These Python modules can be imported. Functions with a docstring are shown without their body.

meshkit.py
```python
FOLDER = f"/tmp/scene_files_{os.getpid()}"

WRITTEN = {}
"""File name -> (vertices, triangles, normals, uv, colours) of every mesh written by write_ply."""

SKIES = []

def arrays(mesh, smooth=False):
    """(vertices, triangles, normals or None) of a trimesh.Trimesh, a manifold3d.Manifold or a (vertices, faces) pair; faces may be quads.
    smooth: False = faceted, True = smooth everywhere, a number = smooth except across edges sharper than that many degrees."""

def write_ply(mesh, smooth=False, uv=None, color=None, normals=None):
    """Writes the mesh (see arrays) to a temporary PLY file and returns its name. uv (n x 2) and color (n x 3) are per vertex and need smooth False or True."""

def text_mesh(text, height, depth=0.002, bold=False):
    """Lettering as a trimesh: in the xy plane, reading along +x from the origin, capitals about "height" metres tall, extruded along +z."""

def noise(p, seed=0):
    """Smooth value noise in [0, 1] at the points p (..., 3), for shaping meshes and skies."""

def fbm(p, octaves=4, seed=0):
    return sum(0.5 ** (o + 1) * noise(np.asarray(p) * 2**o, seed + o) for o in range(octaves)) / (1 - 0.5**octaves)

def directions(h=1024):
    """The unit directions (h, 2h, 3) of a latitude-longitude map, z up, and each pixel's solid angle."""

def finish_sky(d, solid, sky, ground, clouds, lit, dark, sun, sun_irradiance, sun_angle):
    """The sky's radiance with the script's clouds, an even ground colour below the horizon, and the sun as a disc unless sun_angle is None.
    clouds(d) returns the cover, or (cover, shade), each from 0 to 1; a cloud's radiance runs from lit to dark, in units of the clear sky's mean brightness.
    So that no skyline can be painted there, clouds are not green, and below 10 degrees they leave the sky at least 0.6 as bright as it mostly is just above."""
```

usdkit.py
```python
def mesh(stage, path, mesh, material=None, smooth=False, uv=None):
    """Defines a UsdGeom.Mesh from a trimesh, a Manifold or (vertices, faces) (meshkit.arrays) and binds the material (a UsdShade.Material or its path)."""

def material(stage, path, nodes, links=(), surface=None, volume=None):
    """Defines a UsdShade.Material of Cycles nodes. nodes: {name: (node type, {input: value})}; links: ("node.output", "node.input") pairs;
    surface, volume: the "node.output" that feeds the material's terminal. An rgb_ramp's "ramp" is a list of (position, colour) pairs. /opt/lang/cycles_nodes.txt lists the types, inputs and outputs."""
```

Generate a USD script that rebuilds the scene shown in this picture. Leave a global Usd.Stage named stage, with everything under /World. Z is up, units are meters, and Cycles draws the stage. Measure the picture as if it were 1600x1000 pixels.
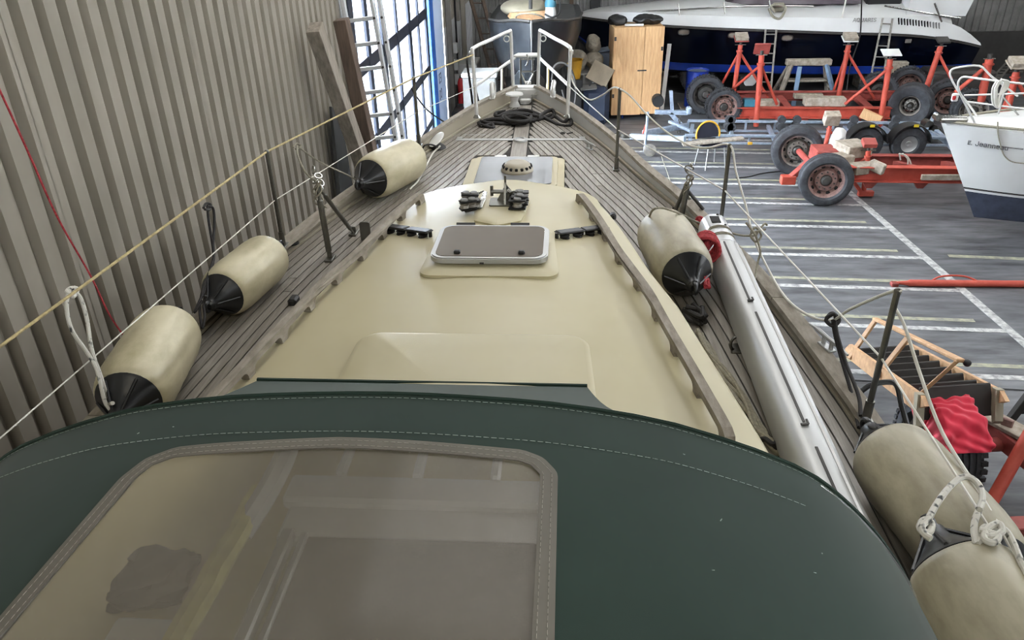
import math, random, re
import numpy as np, trimesh, shapely
from shapely.geometry import Polygon, box as sbox
from scipy.interpolate import PchipInterpolator
from scipy.spatial import ConvexHull
import usdkit, meshkit
from pxr import Usd, UsdGeom, UsdLux, UsdShade, Gf, Sdf

random.seed(7); rng = np.random.default_rng(7)
stage = Usd.Stage.CreateInMemory()
UsdGeom.SetStageUpAxis(stage, UsdGeom.Tokens.z); UsdGeom.SetStageMetersPerUnit(stage, 1.0)
UsdGeom.Xform.Define(stage, '/World'); UsdGeom.Scope.Define(stage, '/World/Looks')
stage.SetDefaultPrim(stage.GetPrimAtPath('/World'))

# ---------------------------------------------------------------- camera
EYE = 5.2                                   # metres above the hall floor
FOC = 1221.0                                # focal length in pixels of a 1600 px wide picture
CX, CY = 800.0, 500.0
def _dir(px, py):
    v = np.array([px - CX, -(py - CY), -FOC]); return v / np.linalg.norm(v)
_Y = _dir(890, -180); _D = _dir(850, 2700); _D = _D - _D.dot(_Y) * _Y; _Z = -_D / np.linalg.norm(_D); _X = np.cross(_Y, _Z)
ROT = np.array([_X, _Y, _Z])                # camera axes to world axes
cam = UsdGeom.Camera.Define(stage, '/World/camera')
cam.CreateHorizontalApertureAttr(36.0); cam.CreateVerticalApertureAttr(22.5)
cam.CreateFocalLengthAttr(FOC / 1600 * 36); cam.CreateClippingRangeAttr(Gf.Vec2f(0.05, 500))
_m = np.eye(4); _m[:3, :3] = ROT.T; _m[3, :3] = (0, 0, EYE)
cam.AddTransformOp().Set(Gf.Matrix4d(*_m.ravel()))
cam.CreateExposureAttr(-0.2)

# ---------------------------------------------------------------- light: daylight outside, roof lights inside
def mat_raw(name, nodes, links, surface): return usdkit.material(stage, '/World/Looks/' + name, nodes, links, surface)
dome = UsdLux.DomeLight.Define(stage, '/World/sky'); dome.CreateIntensityAttr(20.0); dome.CreateColorAttr(Gf.Vec3f(0.90, 0.95, 1.0))
def rect_light(name, loc, w, h, power, color):
    l = UsdLux.RectLight.Define(stage, '/World/' + name); l.CreateWidthAttr(w); l.CreateHeightAttr(h)
    l.CreateIntensityAttr(power); l.CreateColorAttr(Gf.Vec3f(*color)); l.AddTranslateOp().Set(Gf.Vec3d(*loc)); return l
rect_light('skylight_hall', (6.5, 11.5, 8.7), 6.0, 12.0, 4.0, (0.97, 0.985, 1.0))
rect_light('skylight_boat', (-0.2, 9.0, 8.7), 2.6, 9.0, 4.5, (1.0, 0.985, 0.96))
rect_light('hall_lamp', (-0.6, -2.5, 8.2), 2.6, 2.6, 5.6, (1.0, 0.93, 0.76))

# ---------------------------------------------------------------- points
def ray(px, py): return ROT @ np.array([px - CX, -(py - CY), -FOC])
def PZ(px, py, z): r = ray(px, py); return r * ((z - EYE) / r[2]) + [0, 0, EYE]
def PX(px, py, x): r = ray(px, py); return r * (x / r[0]) + [0, 0, EYE]
def PY(px, py, y): r = ray(px, py); return r * (y / r[1]) + [0, 0, EYE]

# ---------------------------------------------------------------- mesh helpers: everything is (vertices, triangles)
A = np.asarray
def join(*ms):
    ms = [m for k in ms for m in (k if isinstance(k, list) else [k])]
    vs, fs, n = [], [], 0
    for v, f in ms:
        vs.append(v); fs.append(f + n); n += len(v)
    return np.vstack(vs), np.vstack(fs)
def tri(m): return A(m.vertices), A(m.faces)
def man(m): k = m.to_mesh(); return A(k.vert_properties[:, :3], float), A(k.tri_verts, int)
def move(m, d): return m[0] + A(d, float), m[1]
def xf(m, R, t=(0, 0, 0)): return m[0] @ A(R).T + A(t, float), m[1]
def rz(a): c, s = math.cos(a), math.sin(a); return A([[c, -s, 0], [s, c, 0], [0, 0, 1.]])
def rx(a): c, s = math.cos(a), math.sin(a); return A([[1., 0, 0], [0, c, -s], [0, s, c]])
def ry(a): c, s = math.cos(a), math.sin(a); return A([[c, 0, s], [0, 1., 0], [-s, 0, c]])
def unit(v): v = A(v, float); return v / max(np.linalg.norm(v), 1e-12)
_S = A([[a, b, c] for a in (-1, 1) for b in (-1, 1) for c in (-1, 1)], float)
def _ch(h, c):
    out = []
    for s in _S:
        for k in range(3):
            q = h - c; q = q.copy(); q[k] = h[k]; out.append(s * q)
    return A(out)
def _hull(v):
    h = ConvexHull(v); f = h.simplices.copy(); n = np.cross(v[f[:, 1]] - v[f[:, 0]], v[f[:, 2]] - v[f[:, 0]])
    flip = (n * h.equations[:, :3]).sum(1) < 0; f[flip] = f[flip][:, ::-1]; return f
_CF = _hull(_ch(A([1., 1.1, 1.2]), .2)); _BF = _hull(_S)
def box(c, s, ch=0.0, R=None):
    h = A(s, float) / 2
    if ch > 0: v, f = _ch(h, min(ch, h.min() * .8)), _CF
    else: v, f = _S * h, _BF
    if R is not None: v = v @ A(R).T
    return v + A(c, float), f
def frame(d, up=(0, 0, 1)):
    d = unit(d); up = A(up, float)
    if abs(d.dot(unit(up))) > .99: up = A([0, 1., 0]) if abs(d[1]) < .9 else A([1., 0, 0])
    x = unit(np.cross(d, up)); return np.stack([x, np.cross(x, d) * 1, d], 1)   # columns: side, up, along
def bar(p, q, w, h, ch=0.0, up=(0, 0, 1)):
    p, q = A(p, float), A(q, float); return box((p + q) / 2, (w, h, np.linalg.norm(q - p)), ch, frame(q - p, up))
def grid(P, closed_u=False, closed_v=False, flip=False):
    P = A(P, float); a, b = P.shape[:2]; i = np.arange(a * b).reshape(a, b)
    if closed_u: i = np.vstack([i, i[:1]])
    if closed_v: i = np.hstack([i, i[:, :1]])
    q = np.stack([i[:-1, :-1], i[1:, :-1], i[1:, 1:], i[:-1, 1:]], -1).reshape(-1, 4)
    f = np.vstack([q[:, [0, 1, 2]], q[:, [0, 2, 3]]]); return P.reshape(-1, 3), f[:, ::-1] if flip else f
def solid(m):
    t = trimesh.Trimesh(*m, process=True); trimesh.repair.fix_normals(t); return tri(t)
def loft(rings, caps=True):
    rings = A(rings, float); v, f = grid(rings, closed_v=True); n = rings.shape[1]; ms = [(v, f)]
    if caps:
        for r, fl in ((rings[0], 1), (rings[-1], 0)):
            c = np.vstack([r, r.mean(0)]); k = np.arange(n); g = np.stack([k, (k + 1) % n, np.full(n, n)], 1); ms.append((c, g[:, ::-1] if fl else g))
    return solid(join(ms))
def tube(pts, r, n=8, closed=False):
    pts = A(pts, float); m = len(pts); r = np.broadcast_to(r, m)
    t = np.roll(pts, -1, 0) - np.roll(pts, 1, 0) if closed else np.gradient(pts, axis=0)
    t = t / np.maximum(np.linalg.norm(t, axis=1, keepdims=True), 1e-9)
    x = frame(t[0])[:, 0]; rings = []; an = np.arange(n) / n * 2 * np.pi
    for k in range(m):
        x = unit(x - x.dot(t[k]) * t[k]); y = np.cross(t[k], x)
        rings.append(pts[k] + r[k] * (np.cos(an)[:, None] * x + np.sin(an)[:, None] * y))
    rings = A(rings)
    if closed: return grid(rings, closed_u=True, closed_v=True)
    v, f = grid(rings, closed_v=True); k = np.arange(n); nv = len(v)
    f = np.vstack([f, np.stack([k[:], np.full(n, nv), (k + 1) % n], 1)[:, ::-1], np.stack([(m - 1) * n + k, (m - 1) * n + (k + 1) % n, np.full(n, nv + 1)], 1)])
    v = np.vstack([v, pts[0], pts[-1]]); return v, f
def cr(pts, k=6, closed=False):
    """a smooth curve through the points"""
    p = A(pts, float)
    if closed: p = np.vstack([p[-1], p, p[0], p[1]])
    else: p = np.vstack([2 * p[0] - p[1], p, 2 * p[-1] - p[-2]])
    out = []
    for i in range(1, len(p) - 2):
        for u in np.arange(k) / k:
            a, b, c, d = p[i - 1:i + 3]
            out.append(.5 * (2 * b + (c - a) * u + (2 * a - 5 * b + 4 * c - d) * u * u + (3 * b - a - 3 * c + d) * u ** 3))
    if not closed: out.append(p[-2])
    return A(out)
def rope(pts, r, k=6, n=7, closed=False): return tube(cr(pts, k, closed), r, n, closed)
def rod(p, q, r, n=10, r2=None): return tube([A(p, float), A(q, float)], [r, r if r2 is None else r2], n)
def lathe(prof, n=24):
    """profile (radius, z) turned about z"""
    an = np.arange(n) / n * 2 * np.pi; P = [[(r * math.cos(a), r * math.sin(a), z) for a in an] for r, z in prof]
    return solid(grid(P, closed_v=True))
def along(m, p, d, up=(0, 0, 1)): return xf(m, frame(d, up), p)
def ball(c, r, sub=2, s=(1, 1, 1)):
    m = trimesh.creation.icosphere(sub, r); return m.vertices * A(s) + A(c, float), A(m.faces)
def torus(c, R, r, d=(0, 0, 1), n=20, k=8):
    an = np.arange(n) / n * 2 * np.pi; F = frame(d)
    return tube([A(c, float) + R * (math.cos(a) * F[:, 0] + math.sin(a) * F[:, 1]) for a in an], r, k, True)
def ext(poly, h, z0=0.0):
    ms = []
    for g in getattr(poly, 'geoms', [poly]):
        v, f = tri(trimesh.creation.extrude_polygon(g, h, engine='earcut')); ms.append((v + [0, 0, z0], f))
    return join(ms)
def rrect(w, d, r, q=5): return sbox(-w / 2 + r, -d / 2 + r, w / 2 - r, d / 2 - r).buffer(r, quad_segs=q)
def standing(m):   # polygon drawn in x, z and extruded along y
    return m[0][:, [0, 2, 1]] * [1, -1, 1] @ np.eye(3), m[1]
def text(s, h, depth, bold=False): return tri(meshkit.text_mesh(s, h, depth, bold))
def wobble(m, amp, sc, seed=0):
    v = m[0]; d = np.stack([meshkit.fbm(v * sc + 11.3 * k, 3, seed + k) - .5 for k in range(3)], 1); return v + amp * 2 * d, m[1]

# ---------------------------------------------------------------- prims
used = {}
def numbered(base):
    n = used.get(base, -1) + 1; used[base] = n; return base if n == 0 else f'{base}_{n:03d}'
class T:
    def __init__(s, prim, off): s.prim, s.path, s.off = prim, str(prim.GetPath()), off
def data(p, **kw):
    for k, v in kw.items():
        if v: p.SetCustomDataByKey({'cat': 'category'}.get(k, k), v)
def mtx(R=None, t=(0, 0, 0), s=1.0):
    m = np.eye(4); m[:3, :3] = (np.eye(3) if R is None else A(R)).T * s; m[3, :3] = t; return Gf.Matrix4d(*m.ravel().astype(float).tolist())
def thing(name, label, cat, loc=(0, 0, 0), group=None, R=None, kind=None, s=1.0, local=False):
    x = UsdGeom.Xform.Define(stage, numbered('/World/' + name)); x.AddTransformOp().Set(mtx(R, [float(a) for a in loc], s))
    data(x.GetPrim(), label=label, cat=cat, group=group, kind=kind)
    return T(x.GetPrim(), np.zeros(3) if local or R is not None else A(loc, float))
def copy(src, label, loc, R=None, s=1.0, group=None):
    cd = src.prim.GetCustomData(); x = UsdGeom.Xform.Define(stage, numbered('/World/' + re.sub(r'_\d{3}$', '', src.prim.GetName())))
    x.GetPrim().GetReferences().AddInternalReference(src.prim.GetPath()); x.ClearXformOpOrder()
    op = x.GetPrim().GetAttribute('xformOp:transform'); UsdGeom.Xformable(x).AddTransformOp().Set(mtx(R, [float(a) for a in loc], s)) if not op else (UsdGeom.Xformable(x).SetXformOpOrder([UsdGeom.XformOp(op)]), op.Set(mtx(R, [float(a) for a in loc], s)))
    x.GetPrim().SetInstanceable(True); data(x.GetPrim(), label=label, cat=cd.get('category'), group=group or cd.get('group')); return T(x.GetPrim(), np.zeros(3))
def obj(name, m, mat, parent=None, smooth=35, label=None, cat=None, group=None, kind=None):
    if isinstance(m, list): m = join(m)
    if parent is None:
        off = np.zeros(3)
        if cat: off = A([*(m[0].min(0)[:2] + m[0].max(0)[:2]) / 2, m[0][:, 2].min()])
        base = '/World'
    else: off, base = parent.off, parent.path
    g = usdkit.mesh(stage, numbered(base + '/' + name), (m[0] - off, m[1]), mat, smooth=smooth)
    if parent is None and cat: UsdGeom.Xformable(g).AddTransformOp().Set(mtx(None, off.tolist()))
    data(g.GetPrim(), label=label, cat=cat, group=group, kind=kind); return T(g.GetPrim(), off)

# ---------------------------------------------------------------- materials
def L(h):
    c = A([int(h[i:i + 2], 16) / 255 for i in (1, 3, 5)]); return np.where(c <= .04045, c / 12.92, ((c + .055) / 1.055) ** 2.4)
def mat(name, col, rough=.5, metal=0.0, var=.12, scale=5, stretch=(1, 1, 1), bump=0.0, bscale=80, col2=None, spec=.5, coat=0.0, detail=4, world=False, sheen=0, lo=.3, hi=.7, bstretch=None):
    c = L(col); a, b = (np.clip(c * (1 - var), 0, 1), np.clip(c * (1 + var), 0, 1)) if col2 is None else (c, L(col2))
    nodes = {'t': ('geometry', {}) if world else ('texture_coordinate', {}), 'm': ('mapping', {'scale': stretch}), 'n': ('noise_texture', {'scale': scale, 'detail': detail, 'roughness': .6}),
             'r': ('rgb_ramp', {'ramp': [(lo, a), (hi, b)]}), 'p': ('principled_bsdf', {'roughness': rough, 'metallic': metal, 'specular_ior_level': spec, 'coat_weight': coat, 'sheen_weight': sheen})}
    src = 't.position' if world else 't.object'
    links = [(src, 'm.vector'), ('m.vector', 'n.vector'), ('n.fac', 'r.fac'), ('r.color', 'p.base_color')]
    if bump:
        nodes['bm'] = ('mapping', {'scale': bstretch or stretch}); nodes['bn'] = ('noise_texture', {'scale': bscale, 'detail': 3}); nodes['b'] = ('bump', {'strength': bump, 'distance': .004})
        links += [(src, 'bm.vector'), ('bm.vector', 'bn.vector'), ('bn.fac', 'b.height'), ('b.normal', 'p.normal')]
    return mat_raw(name, nodes, links, 'p.BSDF')

M = {}
M['floor'] = mat('floor_concrete', '#38393b', .5, var=.5, scale=3.2, stretch=(.4, 1.9, 1), col2='#68696b', bump=.15, bscale=30, world=True, detail=14, lo=.32, hi=.68)
M['line_w'] = mat('paint_white_worn', '#727272', .6, scale=11, col2='#b4b4b0', world=True, detail=9, lo=.34, hi=.6)
M['line_y'] = mat('paint_yellow_worn', '#74746e', .6, scale=9, col2='#a3a284', world=True, detail=9, lo=.34, hi=.7)
M['sheet'] = mat('wall_sheet', '#857f73', .55, var=.1, scale=1.4, stretch=(1, 1, .4), bump=.1, bscale=5, world=True, col2='#989185', spec=.35)
M['sheet_d'] = mat('back_wall_sheet', '#6f6e6c', .5, scale=2, col2='#8c8b88', world=True, spec=.3)
M['sheet_w'] = mat('white_wall_sheet', '#b9b9bb', .5, world=True, scale=3, var=.08)
M['ceil'] = mat('ceiling_sheet', '#8b8880', .8)
M['frame_dark'] = mat('door_frame_blue_grey', '#1d2330', .5)
M['blue'] = mat('door_blue_trim', '#2f62b4', .5)
M['ext'] = mat('yard_paving', '#31373e', .9, scale=1.5, var=.1, world=True)
M['col'] = mat('steel_column', '#77736c', .6)
M['cream'] = mat('cream_gelcoat', '#b5ac89', .42, scale=1.2, col2='#beb698', bump=.03, bscale=300, spec=.45)
M['bulwark'] = mat('bulwark_paint', '#a59d8b', .45, scale=2, var=.06)
M['white'] = mat('white_gelcoat', '#cdcdca', .3, var=.04, scale=2)
M['steel'] = mat('stainless', '#b9b9b4', .22, 1.0, var=.1, scale=8)
M['steel_d'] = mat('tarnished_steel', '#76756f', .35, 1.0, var=.2, scale=10)
M['tube_w'] = mat('pulpit_tube', '#e6e6e2', .25, .35, var=.04)
M['caulk'] = mat('deck_caulk', '#2a2724', .8, scale=30)
for i, (a, b) in enumerate((('#767067', '#98938a'), ('#7e786f', '#a19c93'), ('#6d675d', '#8d877e'))):
    M[f'teak{i}'] = mat(f'teak_{i}', a, .42, scale=3, stretch=(22, 1.2, 22), col2=b, bump=.25, bscale=60, bstretch=(8, .4, 8))
M['teak_rail'] = mat('weathered_teak', '#756d60', .8, scale=9, stretch=(3, 1, 3), col2='#9b9386', bump=.3, bscale=90)
M['black'] = mat('black_plastic', '#1b1b1b', .45, var=.2)
M['rubber'] = mat('black_fender_cap', '#17181a', .33, var=.25, scale=12, bump=.1, bscale=40)
M['vinyl'] = mat('fender_vinyl', '#a59c7c', .4, scale=7, stretch=(1, 1, .55), col2='#c4bc9f', bump=.1, bscale=26, detail=8, lo=.3, hi=.62)
M['vinyl_d'] = mat('fender_vinyl_dirty', '#8d8570', .45, scale=9, stretch=(1, 1, .5), col2='#b4ae98', bump=.12, bscale=26, detail=8, lo=.28, hi=.6)
M['canvas'] = mat('green_canvas', '#1a2d25', .85, scale=2.5, col2='#20352c', bump=.12, bscale=900, sheen=.12, spec=.3)
M['thread'] = mat('pale_thread', '#98a59b', .8); M['thread_g'] = mat('grey_thread', '#9a958a', .8)
M['alu'] = mat('anodised_aluminium', '#b2b3b2', .45, .6, var=.06, scale=3, stretch=(1, .2, 1))
M['alu_w'] = mat('painted_spar_white', '#d4d6d8', .3, .25, var=.05)
M['acryl'] = mat('smoked_acrylic', '#7a7269', .14, var=.06, scale=2, spec=.6)
M['acryl_g'] = mat('grey_acrylic', '#76777a', .25, var=.06, scale=2)
M['rope_y'] = mat('yellowed_rope', '#b1a176', .85, scale=60, var=.25)
M['rope_w'] = mat('white_fleck_rope', '#4a4c4a', .85, scale=38, col2='#cfcdc4', lo=.3, hi=.42, detail=1)
M['rope_g'] = mat('grey_rope', '#8d8878', .85, scale=60, var=.25)
M['rope_b'] = mat('black_rope', '#1a1716', .7, scale=50, var=.4)
M['rope_r'] = mat('red_rope', '#7d1620', .75, scale=70, col2='#c2444a')
M['hose'] = mat('white_hose', '#d5d3ca', .5, var=.06)
M['wood'] = mat('pine_wood', '#b98f62', .6, scale=4, stretch=(6, 6, .7), col2='#d3ac7e', bump=.1)
M['wood_o'] = mat('stair_wood', '#9d7855', .6, scale=6, stretch=(2, 2, 2), col2='#be9870')
M['wood_grey'] = mat('old_grey_timber', '#6d655a', .85, scale=5, stretch=(4, 4, .5), col2='#9b9285', bump=.3)
M['wood_brown'] = mat('old_brown_timber', '#463a30', .85, scale=5, stretch=(4, 4, .5), col2='#6b5a4c', bump=.3)
M['block'] = mat('stained_wood_block', '#7c7263', .85, scale=11, col2='#aca193', bump=.3)
M['tread'] = mat('black_grip_board', '#2b2724', .75, var=.2, scale=8)
M['red'] = mat('red_paint', '#a33b2b', .5, scale=5, col2='#bb5140', bump=.1, bscale=60)
M['red_old'] = mat('faded_red_paint', '#7c332c', .6, scale=5, col2='#a04a41', bump=.15, bscale=60)
M['tyre'] = mat('tyre_rubber', '#27282b', .72, scale=10, col2='#3e4044', bump=.15, bscale=60)
M['tyre_d'] = mat('tread_rubber', '#1f2022', .8, scale=10, col2='#38393c')
M['rust'] = mat('rusty_rim', '#6d4f48', .65, .2, scale=12, col2='#9c8078', bump=.2)
M['rim_g'] = mat('grey_rim', '#6f6c66', .5, .4, scale=12, col2='#948f87', bump=.2)
M['hole'] = mat('dark_hollow', '#0c0b0b', .8)
M['galv'] = mat('galvanised', '#8896a8', .42, .45, scale=14, col2='#aab7c6')
M['navy'] = mat('navy_hull', '#050914', .18, var=.3, scale=2, spec=.35)
M['royal'] = mat('royal_blue_stripe', '#0e2d80', .35, var=.2)
M['purple'] = mat('smoked_screen', '#4d444a', .2, var=.1)
M['darkhull'] = mat('dark_grey_hull', '#1b1d1f', .3, scale=3, col2='#2b2e31', bump=.4, bscale=9, spec=.3)
M['cloth_r'] = mat('red_cloth', '#b5152f', .8, scale=6, col2='#cf2541', sheen=.2)
M['grey_d'] = mat('dark_grey_metal', '#3d3b38', .55, .3, var=.2)
M['grey_b'] = mat('grey_board', '#3c3d3c', .7, var=.15)
M['plast_b'] = mat('blue_grey_plastic', '#5a6474', .5)
M['plast_y'] = mat('yellow_plastic', '#a77a12', .5)
M['plast_g'] = mat('grey_plastic', '#71716e', .55, var=.15)
M['card'] = mat('cardboard', '#8b7f6c', .8)
M['sack'] = mat('pale_sack', '#6f685c', .85, scale=9, col2='#9c9484', bump=.4, bscale=20)
M['bluebag'] = mat('navy_tarp', '#20293a', .5)
M['drum'] = mat('blue_drum', '#14308c', .35)
M['yel'] = mat('yellow_trim', '#c99a2c', .5)
M['navyf'] = mat('navy_fabric', '#1d2030', .8)
M['redp'] = mat('extinguisher_red', '#a81a1a', .35)
M['ink'] = mat('dark_ink', '#2e2e31', .6)
M['pale'] = mat('pale_wood_cream', '#8b8471', .6)
M['teal'] = mat('teal_plastic', '#3a7386', .4)
M['antifoul'] = mat('navy_antifouling', '#252a38', .6, scale=6, col2='#373d4c')
M['reflector'] = mat('yellow_reflector', '#c8b22a', .4)
M['yellowed'] = mat('yellowed_tube', '#cfc77e', .5, scale=20, var=.15)
mat_raw('window_glass', {'t': ('transparent_bsdf', {'color': (.93, .96, 1)}), 'g': ('glossy_bsdf', {'roughness': .05}), 'x': ('mix_closure', {'fac': .1})},
        [('t.BSDF', 'x.closure1'), ('g.BSDF', 'x.closure2')], 'x.closure')
M['glass'] = '/World/Looks/window_glass'
mat_raw('hazy_vinyl', {'t': ('transparent_bsdf', {'color': (.93, .92, .88)}), 'd': ('diffuse_bsdf', {'color': tuple(L('#8d877c'))}), 'x': ('mix_closure', {'fac': .5}), 'g': ('glossy_bsdf', {'roughness': .12}), 'y': ('mix_closure', {'fac': .012})},
        [('t.BSDF', 'x.closure1'), ('d.BSDF', 'x.closure2'), ('x.closure', 'y.closure1'), ('g.BSDF', 'y.closure2')], 'y.closure')
M['film'] = '/World/Looks/hazy_vinyl'
mat_raw('frosted_panel', {'d': ('diffuse_bsdf', {'color': tuple(L('#c6cbd2'))}), 'l': ('translucent_bsdf', {'color': tuple(L('#6e747d'))}), 'x': ('mix_closure', {'fac': .55})}, [('d.BSDF', 'x.closure1'), ('l.BSDF', 'x.closure2')], 'x.closure')
M['frost'] = '/World/Looks/frosted_panel'

# ================================================================ the hall
XW = -2.9                                                   # left wall plane
floor = thing('floor', 'smooth grey concrete hall floor with worn painted bay lines', 'floor', kind='structure')
obj('slab', box((6.4, 9, -.1), (19.4, 34, .2)), M['floor'], floor, smooth=False)
def stripe(p, q, w, m, dz=0.0):
    p, q = A(p, float), A(q, float); d = unit(q - p); n = A([-d[1], d[0], 0]) * w / 2
    v = A([p - n, q - n, q + n, p + n]); v[:, 2] = 0; obj('painted_line', join((np.vstack([v + [0, 0, .0005], v + [0, 0, .003 + dz]]), _hull(np.vstack([v, v + [0, 0, .1]])))), m, floor, smooth=False)
for x, y in ((1.0, 18.1), (1.0, 17.1), (1.0, 16.09), (1.0, 15.03), (1.0, 13.98), (1.0, 12.89), (1.0, 11.68), (1.0, 10.56), (1.0, 9.40), (1.0, 8.25)):
    xe = 5.35 + (14.62 - y) * .082
    stripe((x, y + .04, 0), (xe, y - .17, 0), .10, M['line_w']); stripe((x, y + .31, 0), (xe - .3, y + .10, 0), .085, M['line_y'])
stripe((5.1, 17.8, 0), (6.3, 3.3, 0), .13, M['line_w'], .0015)
stripe((6.0, 11.6, 0), (7.2, 11.5, 0), .1, M['line_y'])
stripe((3.0, 8.02, 0), (9.0, 7.55, 0), .03, M['hole'])

PITCH = .2094
def corrugated(y0, y1, z0, z1, start=4.153, pitch=PITCH, depth=.052, th=.004):
    """a trapezoid sheet in the plane x = 0, ribs upright; crests towards +x"""
    prof = []; k0 = int(math.floor((y0 - start) / pitch)) - 1
    for k in range(k0, int((y1 - start) / pitch) + 2):
        a = start + k * pitch
        for f, h in ((0, 0), (.10, -depth), (.36, -depth), (.46, 0)): prof.append((a + f * pitch, h))
    prof = [p for p in prof if y0 < p[0] < y1]
    def at(y): ys, hs = zip(*prof); return float(np.interp(y, ys, hs))
    prof = [(y0, at(y0))] + prof + [(y1, at(y1))]
    zs = (z0, z1); return grid([[(h, y, z) for z in zs] for y, h in prof])
wall = thing('wall_left', 'left hall wall of beige corrugated steel sheets', 'wall', kind='structure')
ys = [-4.2 + .05] + [4.153 + PITCH * (5 * k + 4.66) for k in range(-8, 6)]
ys = [y for y in ys if y < 10.7] + [10.8]
for k, (a, b) in enumerate(zip(ys[:-1], ys[1:])):
    m = corrugated(a - .0, b + .02, 0, 8.6); obj('sheet', move(m, (XW - .003 * (k % 2), 0, 0)), M['sheet'], wall, smooth=False)
obj('sheet', move(corrugated(10.8, 19.2, 5.4, 8.6), (XW, 0, 0)), M['sheet'], wall, smooth=False)
for a, b in zip((19.2, 21.1, 23.0), (21.1, 23.0, 25.0)):
    obj('sheet', move(corrugated(a, b, 2.3, 8.6), (XW, 0, 0)), M['sheet'], wall, smooth=False)
    obj('sheet', move(corrugated(a, b, 0, 2.3), (XW + .004, 0, 0)), M['sheet_w'], wall, smooth=False)
obj('backing', box((XW - .12, 3.2, 4.3), (.1, 15.2, 8.6)), M['col'], wall, smooth=False)
obj('backing', box((XW - .12, 15, 7.0), (.1, 8.4, 3.2)), M['col'], wall, smooth=False)
obj('backing', box((XW - .12, 22.1, 4.3), (.1, 5.8, 8.6)), M['col'], wall, smooth=False)
for y, z0, m in ((19.6, 0, 'col'), (21.2, 2.2, 'col'), (22.4, 0, 'sheet')):
    obj('column', box((XW + .07, y, 4.3 + z0 / 2), (.12, .16, 8.6 - z0), .01), M[m], wall, smooth=False)
obj('pipe', [rod((XW + .06, 20.3, 3.4), (XW + .06, 20.3, 8), .03), rod((XW + .06, 20.3, 3.4), (XW + .06, 20.9, 3.4), .03), rod((XW + .06, 20.9, 3.4), (XW + .06, 20.9, 0), .025)], M['black'], wall)

door = thing('door_1', 'tall glazed sliding door in a dark blue-grey steel frame', 'door', kind='structure')
MU = [(10.92, .22), (11.75, .16), (12.75, .17), (13.85, .09), (14.98, .2), (15.9, .08), (16.82, .2)]
for y, w in MU: obj('mullion', box((XW, y, 2.7), (.045, w, 5.4), .006), M['frame_dark'], door, smooth=False)
TR = [(.12, .24), (.78, .14), (1.86, .17), (2.97, .2), (4.15, .14), (5.32, .16)]
for z, w in TR:
    for (a, wa), (b, wb) in zip(MU[:-1], MU[1:]):
        obj('transom', box((XW - .01, (a + wa / 2 + b - wb / 2) / 2, z), (.04, b - a - (wa + wb) / 2, w), .006), M['frame_dark'], door, smooth=False)
for (z, w), (z2, w2) in zip(TR[:-1], TR[1:]):
    for (a, wa), (b, wb) in zip(MU[:-1], MU[1:]):
        obj('pane', box((XW - .02, (a + wa / 2 + b - wb / 2) / 2, (z + w / 2 + z2 - w2 / 2) / 2), (.006, b - a - (wa + wb) / 2, z2 - z - (w + w2) / 2)), M['glass'], door, smooth=False)
obj('blue_post', box((XW, 17.3, 2.7), (.1, .46, 5.4), .01), M['blue'], door, smooth=False)
obj('white_panel', box((XW - .03, 18.35, 2.7), (.02, 1.62, 5.4), .004), M['frost'], door, smooth=False)
t_ = text('E3', .22, .004); obj('sign', xf(t_, A([[0, 0, 1.], [-1, 0, 0], [0, 1, 0]]) @ rz(0), (XW - .018, 18.5, 1.25)), M['ink'], door, smooth=False)
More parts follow.
